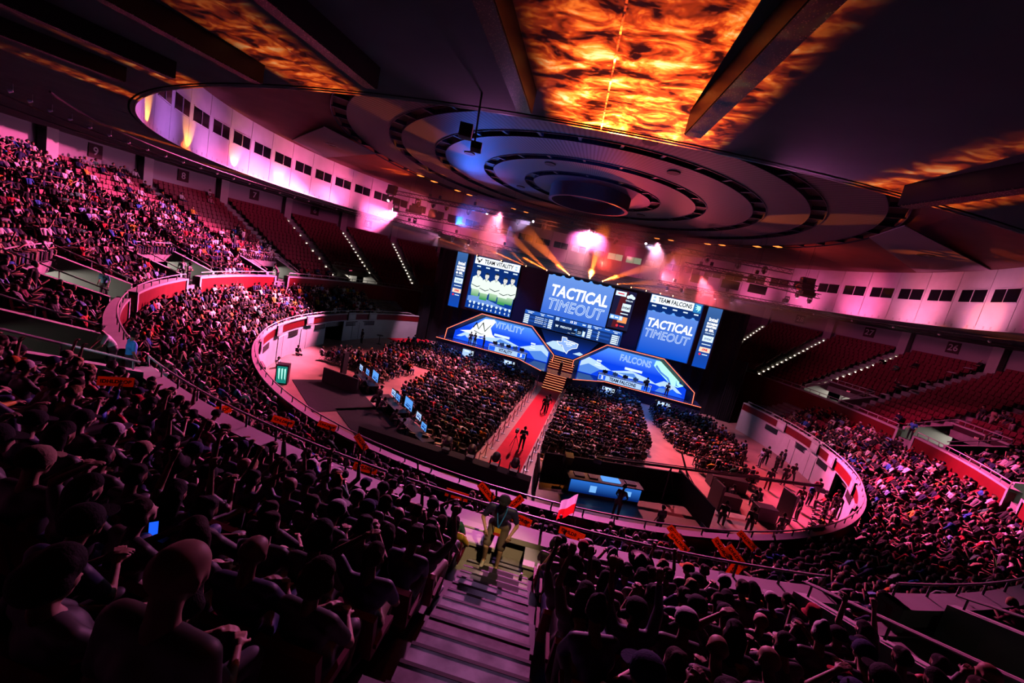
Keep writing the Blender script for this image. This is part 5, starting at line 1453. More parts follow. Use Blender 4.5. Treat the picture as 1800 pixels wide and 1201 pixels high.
phr = {15: 'right of aisle', 16: 'left of aisle', 17: 'second left block', 14: 'second right block', 18: 'third left block', 13: 'third right block'}
SIGNED = []
PN = ['lap', 'forward', 'clap', 'phone', 'turned', 'slouch', 'cap', 'one', 'lap', 'slouch', 'forward', 'raised']
WORD = dict(lap='seated', forward='leaning forward', clap='clapping', phone='bent over hands', turned='head turned', slouch='sitting back', cap='hand at head', one='one arm raised', raised='both arms raised')
done_labels = set()
for idx, s in enumerate(NEAR):
    q_ = random.Random(1000 + idx * 7)
    sh = pick(SHIRTS, q_) if s['d'] > 10 or (s['d'] > 5 and q_.random() < 0.2) else q_.choice(SHIRTS[:3])
    ht = q_.choices(['short', 'curly', 'long', 'tail', 'cap', 'beanie', 'bucket', None], [40, 8, 9, 4, 24, 2, 2, 5])[0]
    if ht in ('cap', 'beanie', 'bucket'):
        hc = pick(CAPC, q_) if s['d'] > 5 else CAPC[q_.randrange(2)]; hn = hc[0] + ' ' + {'cap': 'cap', 'beanie': 'beanie', 'bucket': 'bucket hat'}[ht]
    else:
        hc = pick(HAIRC, q_) if s['d'] > 8 else HAIRC[q_.randrange(2)]; hn = 'shaved head' if ht is None else {'short': 'short ', 'curly': 'curly ', 'long': 'long ', 'tail': 'tied '}[ht] + hc[0] + ' hair'
    if 'hat' in s: ht, hn, hc = 'western', 'wide pale western hat', ('pale', (0.75, 0.62, 0.58))
    if 'grn' in s: sh = ('green', (0.05, 0.22, 0.14), 1)
    nm = q_.choice(PN)
    if nm in ('raised', 'one') and s['d'] < 4: nm = 'lap'
    if 'sign' in s: nm = 'raised'
    s['nm'] = nm
    if s['st'] == 'upper':
        # azimuth grows to the viewer's left on the near side
        seat_i = s['i'] + 1 if s['sec'] >= 16 else s['n'] - s['i']
        pos = '%s seat %s, %s row up' % (ORD[seat_i], phr.get(s['sec'], 'outer block'), ORD[s['k'] + 1])
    elif s['st'] == 'lower':
        pos = '%s seat lower %s block, %s row' % (ORD[s['i'] + 1], {15: 'middle', 16: 'left', 14: 'right', 17: 'leftmost', 13: 'rightmost', 18: 'outer left', 12: 'outer right'}.get(s['sec'], 'side'), ORD[s['k'] + 1])
    else:
        pos = 'floor block'
    lab = 'person, %s shirt, %s, %s' % (sh[0], hn, pos)
    s['o'] = put_person(nm, s['loc'] + V3(0, 0, 0.0), s['rz'] + q_.uniform(-.22, .22), lab, 'spectators near the viewer', sh[1], ht, hc[1], None, q_.choice(PANTS)[1], q_.random() < 0.25, 'short' if q_.random() < 0.8 else 'long', q_.uniform(0.95, 1.06), r=q_, eyes=nm == 'turned')

items = []
for s in FAR:
    nm = r.choices(['lap', 'forward', 'clap', 'phone', 'one', 'turned', 'slouch', 'stand'], [24, 16, 8, 12, 3, 12, 20, 1])[0]
    v, f, pt = LOWP[nm]
    a = s['rz'] + r.uniform(-.3, .3); ca, sa = math.cos(a), math.sin(a); sc = r.uniform(0.94, 1.07)
    R3 = np.array([[ca, -sa, 0], [sa, ca, 0], [0, 0, 1]], np.float32) * sc
    vv = v @ R3.T + np.array(s['loc'], np.float32)
    hat = r.random()
    hcol = pick(CAPC, r)[1] if hat < 0.22 else pick(HAIRC, r)[1]
    cols = np.array([r.choice(SKINS), pick(SHIRTS, r)[1], r.choice(PANTS)[1], hcol, r.choice([(0.02, 0.02, 0.02), (0.5, 0.5, 0.5)])], np.float32)
    items.append((vv, f, cols[pt]))
o = bpy.data.objects.new('crowd', mass_mesh('crowd', items, crowd_m)); COL.objects.link(o)
tag(o, 'thousands of seated spectators filling the far stands and the arena floor', 'crowd', None, 'stuff')

# ------------------------------------------------------------------ seats
def seat_low():
    q = MB(); q.box((0, -0.27, 0.66), (0.48, 0.07, 0.46), 0, 0, 0.16); q.box((0, -0.02, 0.42), (0.46, 0.44, 0.07)); q.box((0, -0.22, 0.22), (0.08, 0.10, 0.42))
    for s in (-1, 1): q.box((s * 0.25, -0.08, 0.56), (0.04, 0.34, 0.05))
    Vs = np.array(q.v, np.float32); Fs = []
    for f in q.f:
        Fs.append((f[0], f[1], f[2])); Fs.append((f[0], f[2], f[3]))
    return q, Vs, np.array(Fs, np.int32)
sq, sv, sf = seat_low()
occ = set((round(s['loc'].x, 2), round(s['loc'].y, 2)) for s in PPL)
vis = []
for s in SEATS:
    c = onscreen(s[0] + V3(0, 0, 0.6), 20)
    if c: vis.append((c[2], s, (round(s[0].x, 2), round(s[0].y, 2)) in occ, c))
# empty seats that show, nearest of the empty blocks first
emp = sorted([x for x in vis if not x[2] and x[1][2] == 'upper' and 62 < x[1][3] < 100], key=lambda x: x[0])[:170] + \
      sorted([x for x in vis if not x[2] and x[1][2] == 'upper' and -97 < x[1][3] < -73], key=lambda x: x[0])[:70] + sorted([x for x in vis if not x[2] and x[1][2] == 'lower'], key=lambda x: x[0])[:50]
ids = set(id(x[1]) for x in emp)
seat_me = sq.mesh('stadium_seat', M['seat'])
for z, s, oc, c in emp:
    o = bpy.data.objects.new('stadium_seat', seat_me); COL.objects.link(o); o.location = s[0]; o.rotation_euler = (0, 0, s[1])
    g = ('upper stand right' if s[3] > 0 else 'upper stand left') if s[2] == 'upper' else ('lower stand right' if s[3] > 0 else 'lower stand left')
    tag(o, 'empty red folding seat in the %s of the stage' % g, 'seat', 'empty red seats, %s' % g)
items = []
for z, s, oc, c in vis:
    if id(s) in ids: continue
    ca, sa = math.cos(s[1]), math.sin(s[1])
    R3 = np.array([[ca, -sa, 0], [sa, ca, 0], [0, 0, 1]], np.float32)
    items.append((sv @ R3.T + np.array(s[0], np.float32), sf, None))
me = mass_mesh('stand_seating', items, M['seat'], False); me.polygons.foreach_set('use_smooth', np.zeros(len(me.polygons), bool))
o = bpy.data.objects.new('stand_seating', me); COL.objects.link(o)
tag(o, 'rows of red folding seats running round both stands', 'seating', None, 'stuff')
# folding chairs on the floor
q = MB()
q.box((0, 0.02, 0.44), (0.42, 0.40, 0.03)); q.box((0, -0.22, 0.72), (0.42, 0.03, 0.26), 0, 0, 0.12)
for s in (-1, 1):
    q.tube((s * 0.2, 0.22, 0.0), (s * 0.2, -0.24, 0.86), 0.013, 0.013, 5); q.tube((s * 0.2, -0.22, 0.0), (s * 0.2, 0.2, 0.44), 0.013, 0.013, 5)
chair_me = q.mesh('folding_chair', M['black'])
Vs = np.array(q.v, np.float32); Fs = []
for f in q.f:
    for j in range(1, len(f) - 1): Fs.append((f[0], f[j], f[j + 1]))
Fs = np.array(Fs, np.int32)
items = []
for loc, rz, bn in FCH:
    ca, sa = math.cos(rz), math.sin(rz)
    R3 = np.array([[ca, -sa, 0], [sa, ca, 0], [0, 0, 1]], np.float32)
    items.append((Vs @ R3.T + np.array(loc, np.float32), Fs, None))
me = mass_mesh('floor_seating', items, M['black'], False); me.polygons.foreach_set('use_smooth', np.zeros(len(me.polygons), bool))
o = bpy.data.objects.new('floor_seating', me); COL.objects.link(o)
tag(o, 'black folding chairs in blocks under the floor audience', 'seating', None, 'stuff')

# ================================================================== HAZE AND RIG
hz = bpy.data.materials.new('stage_haze'); hz.use_nodes = True
nt = hz.node_tree; nt.nodes.remove(nt.nodes['Principled BSDF'])
vsn = nt.nodes.new('ShaderNodeVolumeScatter'); vsn.inputs['Density'].default_value = 0.024; vsn.inputs['Anisotropy'].default_value = 0.5; vsn.inputs['Color'].default_value = (1, 1, 1, 1)
nt.links.new(vsn.outputs[0], nt.nodes['Material Output'].inputs['Volume'])
mb = MB(); mb.bx(-25, 25, 3.0, 12.85, 12.7, 18.6)
mb.build('haze', hz, label='thin theatre haze hanging round the stage rig', cat='haze', kind='stuff')

def truss(p0, p1, label, w=0.42, group=None):
    p0 = Vector(p0); p1 = Vector(p1); d = (p1 - p0); L_ = d.length; d.normalize()
    sd = d.cross(Vector((0, 0, 1))).normalized() * w / 2; up_ = Vector((0, 0, w / 2))
    t = thing('lighting_truss', (p0 + p1) / 2, label, 'truss', 0, group)
    q = MB()
    C = [sd + up_, -sd + up_, -sd - up_, sd - up_]
    for c in C: q.tube(p0 + c, p1 + c, 0.035, 0.035, 6)
    q.build('chords', M['truss'], t, w=True)
    q = MB(); n = max(2, int(L_ / 0.55))
    for i in range(n):
        a = p0 + d * L_ * i / n; b = p0 + d * L_ * (i + 1) / n
        for j in range(4):
            u, v = C[j], C[(j + 1) % 4]
            q.tube(a + (u if i % 2 else v), b + (v if i % 2 else u), 0.018, 0.018, 4, caps=False)
    q.build('lacing', M['truss'], t, w=True)
    return t
TR = [((-24.5, 8, 17.9), (20.5, 8, 17.7), 'long upper lighting truss across the hall before the stage'),
      ((-23.5, 8, 15.6), (-9, 8.4, 15.9), 'left middle truss carrying hanging lamps'), ((-23.2, 8, 14.7), (-7.5, 9.6, 14.2), 'left lower truss over the left screen'),
      ((8.5, 9.6, 14.1), (22.3, 8, 14.4), 'right lower truss over the right screen'), ((10.5, 8.2, 16.4), (23.5, 8, 15.9), 'right middle truss ending in a lamp cluster'),
      ((-17, 3.5, 17.2), (-6.5, 3.5, 17.3), 'left short truss nearer to the viewer'), ((11, 4, 16.0), (21.5, 4, 16.2), 'right short truss nearer to the viewer'), ((-12.5, 12.6, 13.4), (12.8, 12.6, 13.4), 'stage top truss right above the screens')]
for a, b, l in TR: truss(a, b, l)
# chain hoists carrying the trusses
for (a, b, l) in TR[:7]:
    for f in (0.12, 0.5, 0.88):
        p = Vector(a).lerp(Vector(b), f)
        q = MB(); q.tube(p + Vector((0, 0, 0.2)), (p.x, p.y, 20.0), 0.012, 0.012, 4); q.bx(p.x - 0.14, p.x + 0.14, p.y - 0.1, p.y + 0.1, p.z + 0.3, p.z + 0.65)
        q.build('chain_hoist', M['truss'], label='black chain hoist above the ' + l.split(' truss')[0] + ' truss', cat='hoist', group='hoists of the ' + l.split(' truss')[0] + ' truss')

def moving_head(loc, tgt, lens, label, group=None, s=1.0):
    loc = Vector(loc); d = (Vector(tgt) - loc).normalized()
    t = thing('moving_head', loc, label, 'stage lamp', 0, group)
    q = MB(); q.box(loc + Vector((0, 0, 0.42 * s)), (0.36 * s, 0.3 * s, 0.16 * s)); q.build('base', M['truss'], t, w=True)
    q = MB(); q.box(loc + Vector((-0.22 * s, 0, 0.16 * s)), (0.05 * s, 0.12 * s, 0.42 * s)); q.box(loc + Vector((0.22 * s, 0, 0.16 * s)), (0.05 * s, 0.12 * s, 0.42 * s)); q.build('yoke', M['truss'], t, w=True)
    q = MB(); q.tube(loc - d * 0.24 * s, loc + d * 0.1 * s, 0.15 * s, 0.17 * s, 14); q.tube(loc + d * 0.1 * s, loc + d * 0.24 * s, 0.17 * s, 0.135 * s, 14); q.build('head', M['truss'], t, w=True)
    q = MB(); q.tube(loc + d * 0.245 * s, loc + d * 0.255 * s, 0.115 * s, 0.115 * s, 14); q.build('lens', lens, t, w=True)
    return t
dimlens = emis('lamp_lens_dim', (1.0, 0.45, 0.75), 4.0, False)
mid_lens = emis('lamp_lens_mid', (0.9, 0.75, 1.0), 14.0, False)
for i, (x, z) in enumerate(HEADS):
    t_ = [(-18.5, 9, 16.6), (-14.6, 9, 15.8), (-11.5, 8, 16.0), (-8.9, 6, 16.0), (-6, 2, 16.1), (1.77, 2, 17.9), (9.5, 4, 16.6), (10, 8, 14.4), (13.2, 8, 13.8), (16.4, 8, 13.1), (24, 0, 17.5), (25, 2, 17)][i]
    moving_head((x, 12.55, z + 0.22), t_, E['flame'], 'moving head with orange beam on the screen top, %s from the left' % ORD[i + 1], 'moving heads on the screen top', 0.6)
moving_head((0.3, 8.1, 17.55), CAM_LOC, E['lens'], 'brightest white-pink lamp in the middle of the rig', None, 1.25)
moving_head((-6.29, 8.1, 17.7), (-6, -25, 9), mid_lens, 'small bright violet lamp left of the brightest lamp')
moving_head((6.1, 8.1, 17.7), (12, -24, 8), mid_lens, 'small bright violet lamp right of the brightest lamp')
moving_head((-11.8, 8.1, 17.6), (-8, -24, 8), mid_lens, 'tilted pink lamp at the left part of the upper truss')
moving_head((-23.2, 8, 15.9), (-32, 2, 14.2), mid_lens, 'lamp at the left truss end shining along the drum wall', None, 1.5)
moving_head((-24.2, 8, 17.0), (-25, 0, 10), dimlens, 'large dark lamp hanging at the upper left truss end', None, 1.5)
moving_head((-20.5, 8, 17.0), (-20, 0, 8), M['glass'], 'dark lamp second from the left under the upper truss', None, 1.4)
for k, (x, z) in enumerate(((-20.8, 15.0), (-17.3, 14.1), (-15.6, 13.9), (-13.5, 13.9), (-12.6, 13.8), (-9.8, 13.7))):
    moving_head((x, 8.6, z), (x - 1.5, 11, 4), mid_lens if k % 2 else dimlens, 'small lamp under the left trusses, %s from the left' % ORD[k + 1], 'lamps under the left trusses', 0.9)
for k, (x, z) in enumerate(((9.5, 13.6), (11.0, 13.7), (13.0, 13.7), (14.4, 13.8), (16.0, 13.8), (21.0, 14.9), (21.8, 15.6), (23.0, 15.3))):
    moving_head((x, 8.6, z), (x + 2.5, 11, 4), dimlens if k % 3 else mid_lens, 'small lamp under the right trusses, %s from the left' % ORD[k + 1], 'lamps under the right trusses', 0.9)
for k, x in enumerate((-18.5, -16.8, -14.0, -8.0, -5.0, 3.0, 9.0, 12.5, 15.5, 18.0)):
    moving_head((x, 8, 17.2), (x * 0.8, -10, 2), M['glass'], 'unlit lamp under the upper truss, %s from the left' % ORD[k + 1], 'unlit lamps under the upper truss', 1.0)
# square black panels and speaker clusters hung in the rig
for k, (x, z) in enumerate(((-20.8, 16.4), (-18.2, 16.2), (-15.6, 16.2), (12.3, 15.2), (15.4, 15.3), (18.0, 15.4))):
    q = MB(); q.box((x, 8.3, z), (1.7, 0.15, 0.85)); q.build('sound_baffle', M['black'], label='black rectangular baffle hung in the %s rig, %s from the left' % ('left' if x < 0 else 'right', ORD[k % 3 + 1]), cat='baffle')
t = thing('hanging_speaker', (21.5, 6.5, 15.0), 'dark curved speaker stack hanging at the right truss end', 'speaker')
for k in range(5):
    q = MB(); q.box((21.5, 6.6 - 0.06 * k * k, 17.1 - 0.36 * k), (1.1, 0.7, 0.33), 0, 0, -0.06 * k); q.build('cabinet', M['black'], t, w=True)
t = thing('hanging_speaker', (-22.8, 6.5, 16.4), 'dark speaker stack hanging at the left truss end', 'speaker')
for k in range(3):
    q = MB(); q.box((-23.4, 6.9 - 0.06 * k * k, 18.3 - 0.36 * k), (1.0, 0.6, 0.33), 0, 0, -0.06 * k); q.build('cabinet', M['black'], t, w=True)
q = MB(); P = [Vector((20.7 + 0.25 * math.sin(i * 0.9), 6.0, 17.1 - 0.16 * i + (0.06 * max(0, i - 7)) ** 1.0 * 3)) for i in range(12)]; q.path(P, 0.03, 5)
q.build('cable_loop', M['orange'], label='yellow cable loop drooping from the right truss cluster', cat='cable')
# small pale speaker on a pole at the ceiling edge
t = thing('ceiling_speaker', (0.15, -30.0, 14.0), 'two pale speaker boxes on a pole hanging at the ceiling edge', 'speaker')
q = MB(); q.tube((0.62, -30.9, 14.97), (0.55, -30.6, 14.1), 0.02, 0.02, 6); q.build('pole', M['rail'], t, w=True)
q = MB(); q.box((0.32, -30.6, 14.32), (0.26, 0.24, 0.26), 0.3); q.build('upper_box', M['white'], t, w=True)
q = MB(); q.box((0.56, -30.5, 14.08), (0.22, 0.2, 0.14), 0.3, 0, -0.2); q.build('lower_box', M['white'], t, w=True)

# aisle lights in the empty blocks
bulb = None
for az, k0, k1, nm in ((61.9, 0, 17, 'right of the big right tunnel rail'), (50.6, 0, 17, 'nearest the right screen'), (39.4, 4, 17, 'beside the right stage drape'), (-73.1, 1, 17, 'behind the left tunnels'), (-61.9, 4, 17, 'left of the stage'), (-50.6, 3, 17, 'close to the left screen'), (-40.0, 6, 14, 'against the left screen edge')):
    for k in range(k0, k1):
        if az == -73.1 and k % 2: continue
        q = MB(); q.box((0, 0, 0.06), (0.12, 0.06, 0.09))
        o = q.build('aisle_light', E['bulb']) if bulb is None else bulb.copy()
        if bulb is None: bulb = o
        else: COL.objects.link(o)
        o.location = polar(az, UP_R0 + UP_DR * k + 0.62, up_z(k)); o.rotation_euler = (0, 0, math.radians(-az))
        tag(o, 'tiny warm step light along the dark aisle ' + nm, 'light', 'step lights of the aisle ' + nm)
# pale papers on the right empty seats
for k, (az, R) in enumerate(((73.6, 33.2), (73.2, 34.4), (72.8, 36.4), (72.6, 38.6), (72.4, 41.2), (72.2, 43.0))):
    q = MB(); q.box((0, 0, 0.95), (0.75, 0.34, 0.02), 0, 0, 0.3)
    kk = int((R - UP_R0) / UP_DR)
    o = q.build('paper_sheet', M['paper'], label='white paper notice on an empty red seat, %s up beside the dark right aisle' % ORD[k + 1], cat='paper')
    o.location = polar(az, R, up_z(kk)); o.rotation_euler = (0, 0, math.radians(-az))

# ================================================================== FLOOR EQUIPMENT
# dark table island with blue front near the viewer
t = thing('control_desk', (6.3, -14.8, 0), 'control desk with bright blue front behind black masking walls', 'desk')
def dk_(name, m_, *boxes):
    q = MB()
    for b in boxes: q.box(*b)
    return q.build(name, m_, t, w=True)
A_ = math.radians(18)
def W(x, y, z): return Vector((6.3 + x * math.cos(A_) - y * math.sin(A_), -14.9 + x * math.sin(A_) + y * math.cos(A_), z))
dk_('front_panel', emis_grad('desk_blue', (0.002, 0.02, 0.16), (0.03, 0.20, 0.80), 0.3, 1.0, 0.8), (W(0, -0.42, 0.62), (4.3, 0.05, 0.75), A_))  # front glows, its darker lower shading put into the colour
dk_('front_glints', emis('desk_pale', (0.20, 0.50, 1.0), 1.0, False), (W(-0.75, -0.46, 0.6), (0.4, 0.02, 0.4), A_), (W(1.3, -0.46, 0.66), (0.55, 0.02, 0.3), A_))  # pale glints put on as glowing patches
dk_('desktop', M['concrete'], (W(0, 0, 1.05), (4.6, 0.95, 0.06), A_))
dk_('body', M['black'], (W(0, 0.05, 0.5), (4.4, 0.75, 1.0), A_))
for k, (x, wd, mt_) in enumerate(((-1.6, 0.6, M['black']), (-0.75, 0.5, M['black']), (0.35, 1.1, E['lblue']), (1.6, 0.6, M['black']))):
    o = MB(); o.box(W(x, 0.05, 1.12), (wd, 0.5, 0.09), A_)
    o.build('console', mt_, label='%s console on the blue-fronted desk' % ('glowing blue' if k == 2 else ['left black', 'second black', '', 'right black'][k]), cat='console')
for i, (c, s_, rz, nm) in enumerate((((6.9, -12.9, 0.75), (9.4, 0.12, 1.5), math.radians(21), 'long black masking wall behind the blue desk'), ((11.7, -13.1, 0.8), (0.12, 4.4, 1.6), math.radians(16), 'black masking wall right of the blue desk'), ((2.35, -15.6, 0.6), (0.12, 2.6, 1.2), math.radians(10), 'low black masking wall left of the blue desk'))):
    o = MB(); o.box((0, 0, 0), s_); b_ = o.build('masking_wall', M['blackcloth'], label=nm, cat='masking'); b_.location = c; b_.rotation_euler = (0, 0, rz)
t2 = thing('speaker_box', W(-2.2, 0.9, 1.2), 'dark speaker box tilted on a stand at the blue desk', 'speaker', A_)
q = MB(); q.box((0, 0, 0.4), (0.5, 0.45, 0.6), 0, 0, 0.35); q.build('cabinet', M['black'], t2); q = MB(); q.tube((0, 0, -1.2), (0, 0, 0.15), 0.03, 0.03, 8); q.bx(-0.25, 0.25, -0.25, 0.25, -1.2, -1.16); q.build('stand', M['black'], t2)

# camera crane
t = thing('camera_crane', (10.7, -11.4, 0), 'long black camera crane with tripod reaching across the right floor', 'camera crane')
J0 = Vector((5.6, -13.6, 1.75)); J1 = Vector((20.2, -9.0, 2.5)); PV = J0.lerp(J1, 0.32)
q = MB(); q.path([J0, J1], 0.085, 8); q.path([J0 + V3(0, 0, 0.16), J1 + V3(0, 0, 0.12)], 0.03, 6); q.build('arm', M['black'], t, w=True)
q = MB()
for a in (0.3, 2.4, 4.5): q.tube(PV - V3(0, 0, 0.15), (PV.x + 0.75 * math.cos(a), PV.y + 0.75 * math.sin(a), 0.02), 0.04, 0.03, 6)
q.tube(PV - V3(0, 0, 0.9), PV, 0.06, 0.06, 8); q.build('tripod', M['black'], t, w=True)
q = MB(); q.box(J0 + V3(0.1, 0, -0.15), (0.45, 0.4, 0.3)); q.build('counterweight', M['black'], t, w=True)
q = MB(); q.box(J1 + V3(0, 0, -0.22), (0.5, 0.3, 0.26)); q.tube(J1 + V3(0.2, 0, -0.22), J1 + V3(0.45, 0.1, -0.24), 0.09, 0.11, 10); q.build('camera_head', M['black'], t, w=True)
t = thing('mast_stand', (12.2, -12.3, 0), 'black stand with slanted legs below the camera crane', 'stand')
q = MB(); q.tube((12.25, -12.5, 0), (11.2, -9.9, 2.3), 0.07, 0.06, 8); q.build('pole', M['black'], t, w=True)
q = MB(); q.tube((12.1, -12.0, 0.0), (11.5, -10.6, 1.6), 0.03, 0.03, 6); q.tube((13.0, -11.4, 0.0), (11.5, -10.6, 1.6), 0.03, 0.03, 6); q.build('leg', M['black'], t, w=True)

def tripod(loc, label, h=1.3):
    t = thing('tripod', loc, label, 'tripod')
    for a in (0.4, 2.5, 4.6):
        q = MB(); q.tube((0, 0, h * 0.8), (0.42 * math.cos(a), 0.42 * math.sin(a), 0), 0.018, 0.014, 6); q.build('leg', M['black'], t)
    q = MB(); q.tube((0, 0, h * 0.7), (0, 0, h), 0.02, 0.02, 6); q.build('column', M['black'], t)
    return t
tripod((3.6, -11.3, 0), 'thin light tripod on the amber floor behind the masking wall')
tripod((4.4, -12.0, 0), 'second thin tripod beside the first on the amber floor', 1.1)

# black cases and tall panels at the right floor edge
for c, s_, rz, nm in (((13.3, -11.9, 0.95), (0.16, 1.3, 1.9), 0.25, 'tall black panel left of the small black desk'), ((18.2, -9.9, 0.95), (0.16, 1.3, 1.9), 0.25, 'tall black panel at the right floor edge'),
                      ((15.2, -7.6, 0.45), (2.6, 0.9, 0.9), 0.2, 'long low black case behind the right standing crowd'), ((14.5, -10.8, 0.42), (1.4, 0.6, 0.84), 0.2, 'small black desk between the two tall panels'), ((16.6, -11.0, 0.45), (1.3, 0.8, 0.9), 0.2, 'black equipment case beside the right tall panel'), ((13.7, -13.6, 0.15), (3.6, 2.6, 0.3), 0.2, 'low pale platform below the right control area')):
    q = MB(); q.box((0, 0, 0), s_); o = q.build('panel' if s_[0] < 0.3 else 'equipment_case' if 'case' in nm else 'platform' if 'platform' in nm else 'side_desk', M['black'] if 'pale' not in nm else M['concrete'], label=nm, cat='panel' if s_[0] < 0.3 else 'case' if 'case' in nm else 'platform' if 'platform' in nm else 'desk')
    o.location = c; o.rotation_euler = (0, 0, rz)
    bv = o.modifiers.new('bevel', 'BEVEL'); bv.width = 0.02

# production tables with glowing monitors on the left
mons = [(-14.6, -8.2, 'farthest'), (-13.6, -8.8, 'second farthest'), (-12.4, -9.6, 'third'), (-9.6, -11.6, 'fourth'), (-8.9, -12.2, 'fifth'), (-7.6, -13.1, 'sixth'), (-6.2, -14.3, 'seventh'), (-5.2, -15.6, 'nearest')]
ang = math.radians(-38)
for k, (x, y) in enumerate(((-13.3, -9.2), (-9.0, -12.4), (-5.7, -15.4))):
    t = thing('production_table', (x, y, 0), 'black production table under glowing monitors, %s from the left' % ORD[k + 1], 'table', ang)
    q = MB(); q.box((0, -0.1, 0.74), (3.6, 0.8, 0.05)); q.build('tabletop', M['black'], t)
    for sx in (-1, 1):
        for sy in (-1, 1):
            q = MB(); q.tube((sx * 1.7, -0.1 + sy * 0.33, 0), (sx * 1.7, -0.1 + sy * 0.33, 0.73), 0.03, 0.03, 6); q.build('leg', M['black'], t)
    q = MB(); q.box((0, 0.3, 0.37), (3.6, 0.02, 0.72)); q.build('cloth_skirt', M['blackcloth'], t)
for k, (x, y, nm) in enumerate(mons):
    big = k in (2, 5)
    t = thing('monitor', (x, y, 0.77), 'glowing blue monitor on the left production tables, %s from the viewer' % nm, 'monitor', ang)
    w2, h2 = (0.62, 0.7) if big else (0.36, 0.42)
    q = MB(); q.bx(-w2, w2, 0.0, 0.05, 0.15, 0.15 + h2 + 0.1); q.build('case', M['black'], t)
    q = MB(); q.bx(-w2 + 0.03, w2 - 0.03, -0.012, 0.0, 0.18, 0.12 + h2 + 0.08); q.build('screen', E['lblue'] if k % 3 else E['pale'], t)
    q = MB(); q.bx(-w2 * 0.6, w2 * 0.2, -0.02, -0.012, 0.3, 0.4); q.bx(-w2 * 0.5, w2 * 0.6, -0.02, -0.012, 0.46, 0.5); q.bx(w2 * 0.35, w2 * 0.75, -0.02, -0.012, 0.22, 0.38); q.build('picture', E['navyb'], t)
    q = MB(); q.tube((0, 0.04, 0), (0, 0.04, 0.2), 0.03, 0.03, 6); q.bx(-0.15, 0.15, -0.1, 0.14, 0, 0.015); q.build('stand', M['black'], t)
for c, s_, rz, nm in (((-14.0, -12.4, 0.02), (6.4, 4.4, 0.04), ang, 'flat black floor cloth of the left production area'), ((-8.6, -15.4, 0.02), (6.6, 3.2, 0.04), ang, 'second flat black floor cloth near the arena wall'), ((-16.4, -7.9, 1.0), (0.2, 0.8, 2.0), 0.1, 'tall thin black panel beside the left floor block'), ((-14.6, -10.9, 0.6), (3.4, 0.15, 1.2), ang + 0.55, 'low black wall behind the left production area')):
    q = MB(); q.box((0, 0, 0), s_); o = q.build('floor_cloth' if 'cloth' in nm else 'panel', M['blackcloth'], label=nm, cat='floor cloth' if 'cloth' in nm else 'panel'); o.location = c; o.rotation_euler = (0, 0, rz)
# drinks fridge with green glow
t = thing('drinks_fridge', (-17.9, -13.2, 0), 'drinks fridge with glowing green front by the arena wall', 'fridge', math.radians(-150 + 180))
q = MB(); q.bx(-0.42, 0.42, -0.35, 0.35, 0, 1.5); q.build('cabinet', M['black'], t)
q = MB(); q.bx(-0.34, 0.34, -0.37, -0.35, 0.1, 1.38); q.build('glowing_door', emis('fridge_green', (0.01, 0.22, 0.18), 1.0), t)
q = MB()
for k in range(3): q.poly_xz([(-0.26 + 0.2 * k, 1.2), (-0.15 + 0.2 * k, 1.25), (-0.13 + 0.2 * k, 0.35), (-0.2 + 0.2 * k, 0.48)], -0.385, 0, 0.01)
q.build('claw_mark', E['mint'], t)
# sponsor wall left of the stage
for k, (y0, y1) in enumerate(((9.2, 12.2), (12.3, 15.2), (15.3, 18.0))):
    t = thing('sponsor_wall', (-22.0 + 0.75 * k, (y0 + y1) / 2, 0), 'dark sponsor wall with red logos left of the stage, %s panel' % ORD[k + 1], 'sponsor wall', math.radians(68))
    q = MB(); q.bx(-1.5, 1.5, 0, 0.1, 0.05, 2.7); q.build('panel', M['navy'], t)
    q = MB()
    for i in range(5):
        for j in range(4): q.bx(-1.2 + 0.5 * i + (0.2 if j % 2 else 0), -0.85 + 0.5 * i + (0.2 if j % 2 else 0), -0.015, 0, 0.45 + 0.32 * j, 0.6 + 0.32 * j)
    q.build('red_logos', mat('logo_red_%s' % 'abc'[k], (0.6, 0.03, 0.08), 0.6), t)
    q = MB(); q.bx(-0.5, 0.5, -0.015, 0, 2.1, 2.25); q.build('white_logo', M['paper'], t)
o = MB(); o.box((-20.2, 11.6, 0.012), (3.0, 6.0, 0.02), math.radians(-18)); o.build('red_mat', M['carpet'], label='red carpet patch before the sponsor wall', cat='carpet')
q = MB(); t = thing('high_table', (-20.9, 5.2, 0), 'small dark round high table before the arena wall', 'table')
q.tube((0, 0, 1.05), (0, 0, 1.09), 0.38, 0.38, 16); q.build('tabletop', M['black'], t); q = MB(); q.tube((0, 0, 0), (0, 0, 1.05), 0.04, 0.04, 8); q.tube((0, 0, 0), (0, 0, 0.03), 0.28, 0.26, 12); q.build('pedestal', M['black'], t)

# row of dark moving lamps at the carpet end, on a black riser
q = MB(); q.bx(-8.6, 2.2, -17.4, -16.7, 0.0, 0.75); o = q.build('lamp_riser', M['blackcloth'], label='long black riser at the near end of the carpet', cat='riser')
for k, x in enumerate((-3.0, -1.5, 0.0, 1.15)):
    t = thing('floor_moving_head', (x, -17.05, 0.75), 'dark round moving lamp on the riser, %s from the left' % ORD[k + 1], 'stage lamp')
    q = MB(); q.bx(-0.22, 0.22, -0.18, 0.18, 0, 0.2); q.build('base', M['black'], t)
    q = MB(); q.bx(-0.3, -0.24, -0.08, 0.08, 0.15, 0.62); q.bx(0.24, 0.3, -0.08, 0.08, 0.15, 0.62); q.build('yoke', M['black'], t)
    q = MB(); q.capsule((0, -0.1, 0.6), (0, 0.12, 0.66), 0.23, 0.24, 16, 4); q.build('head', M['black'], t, True)
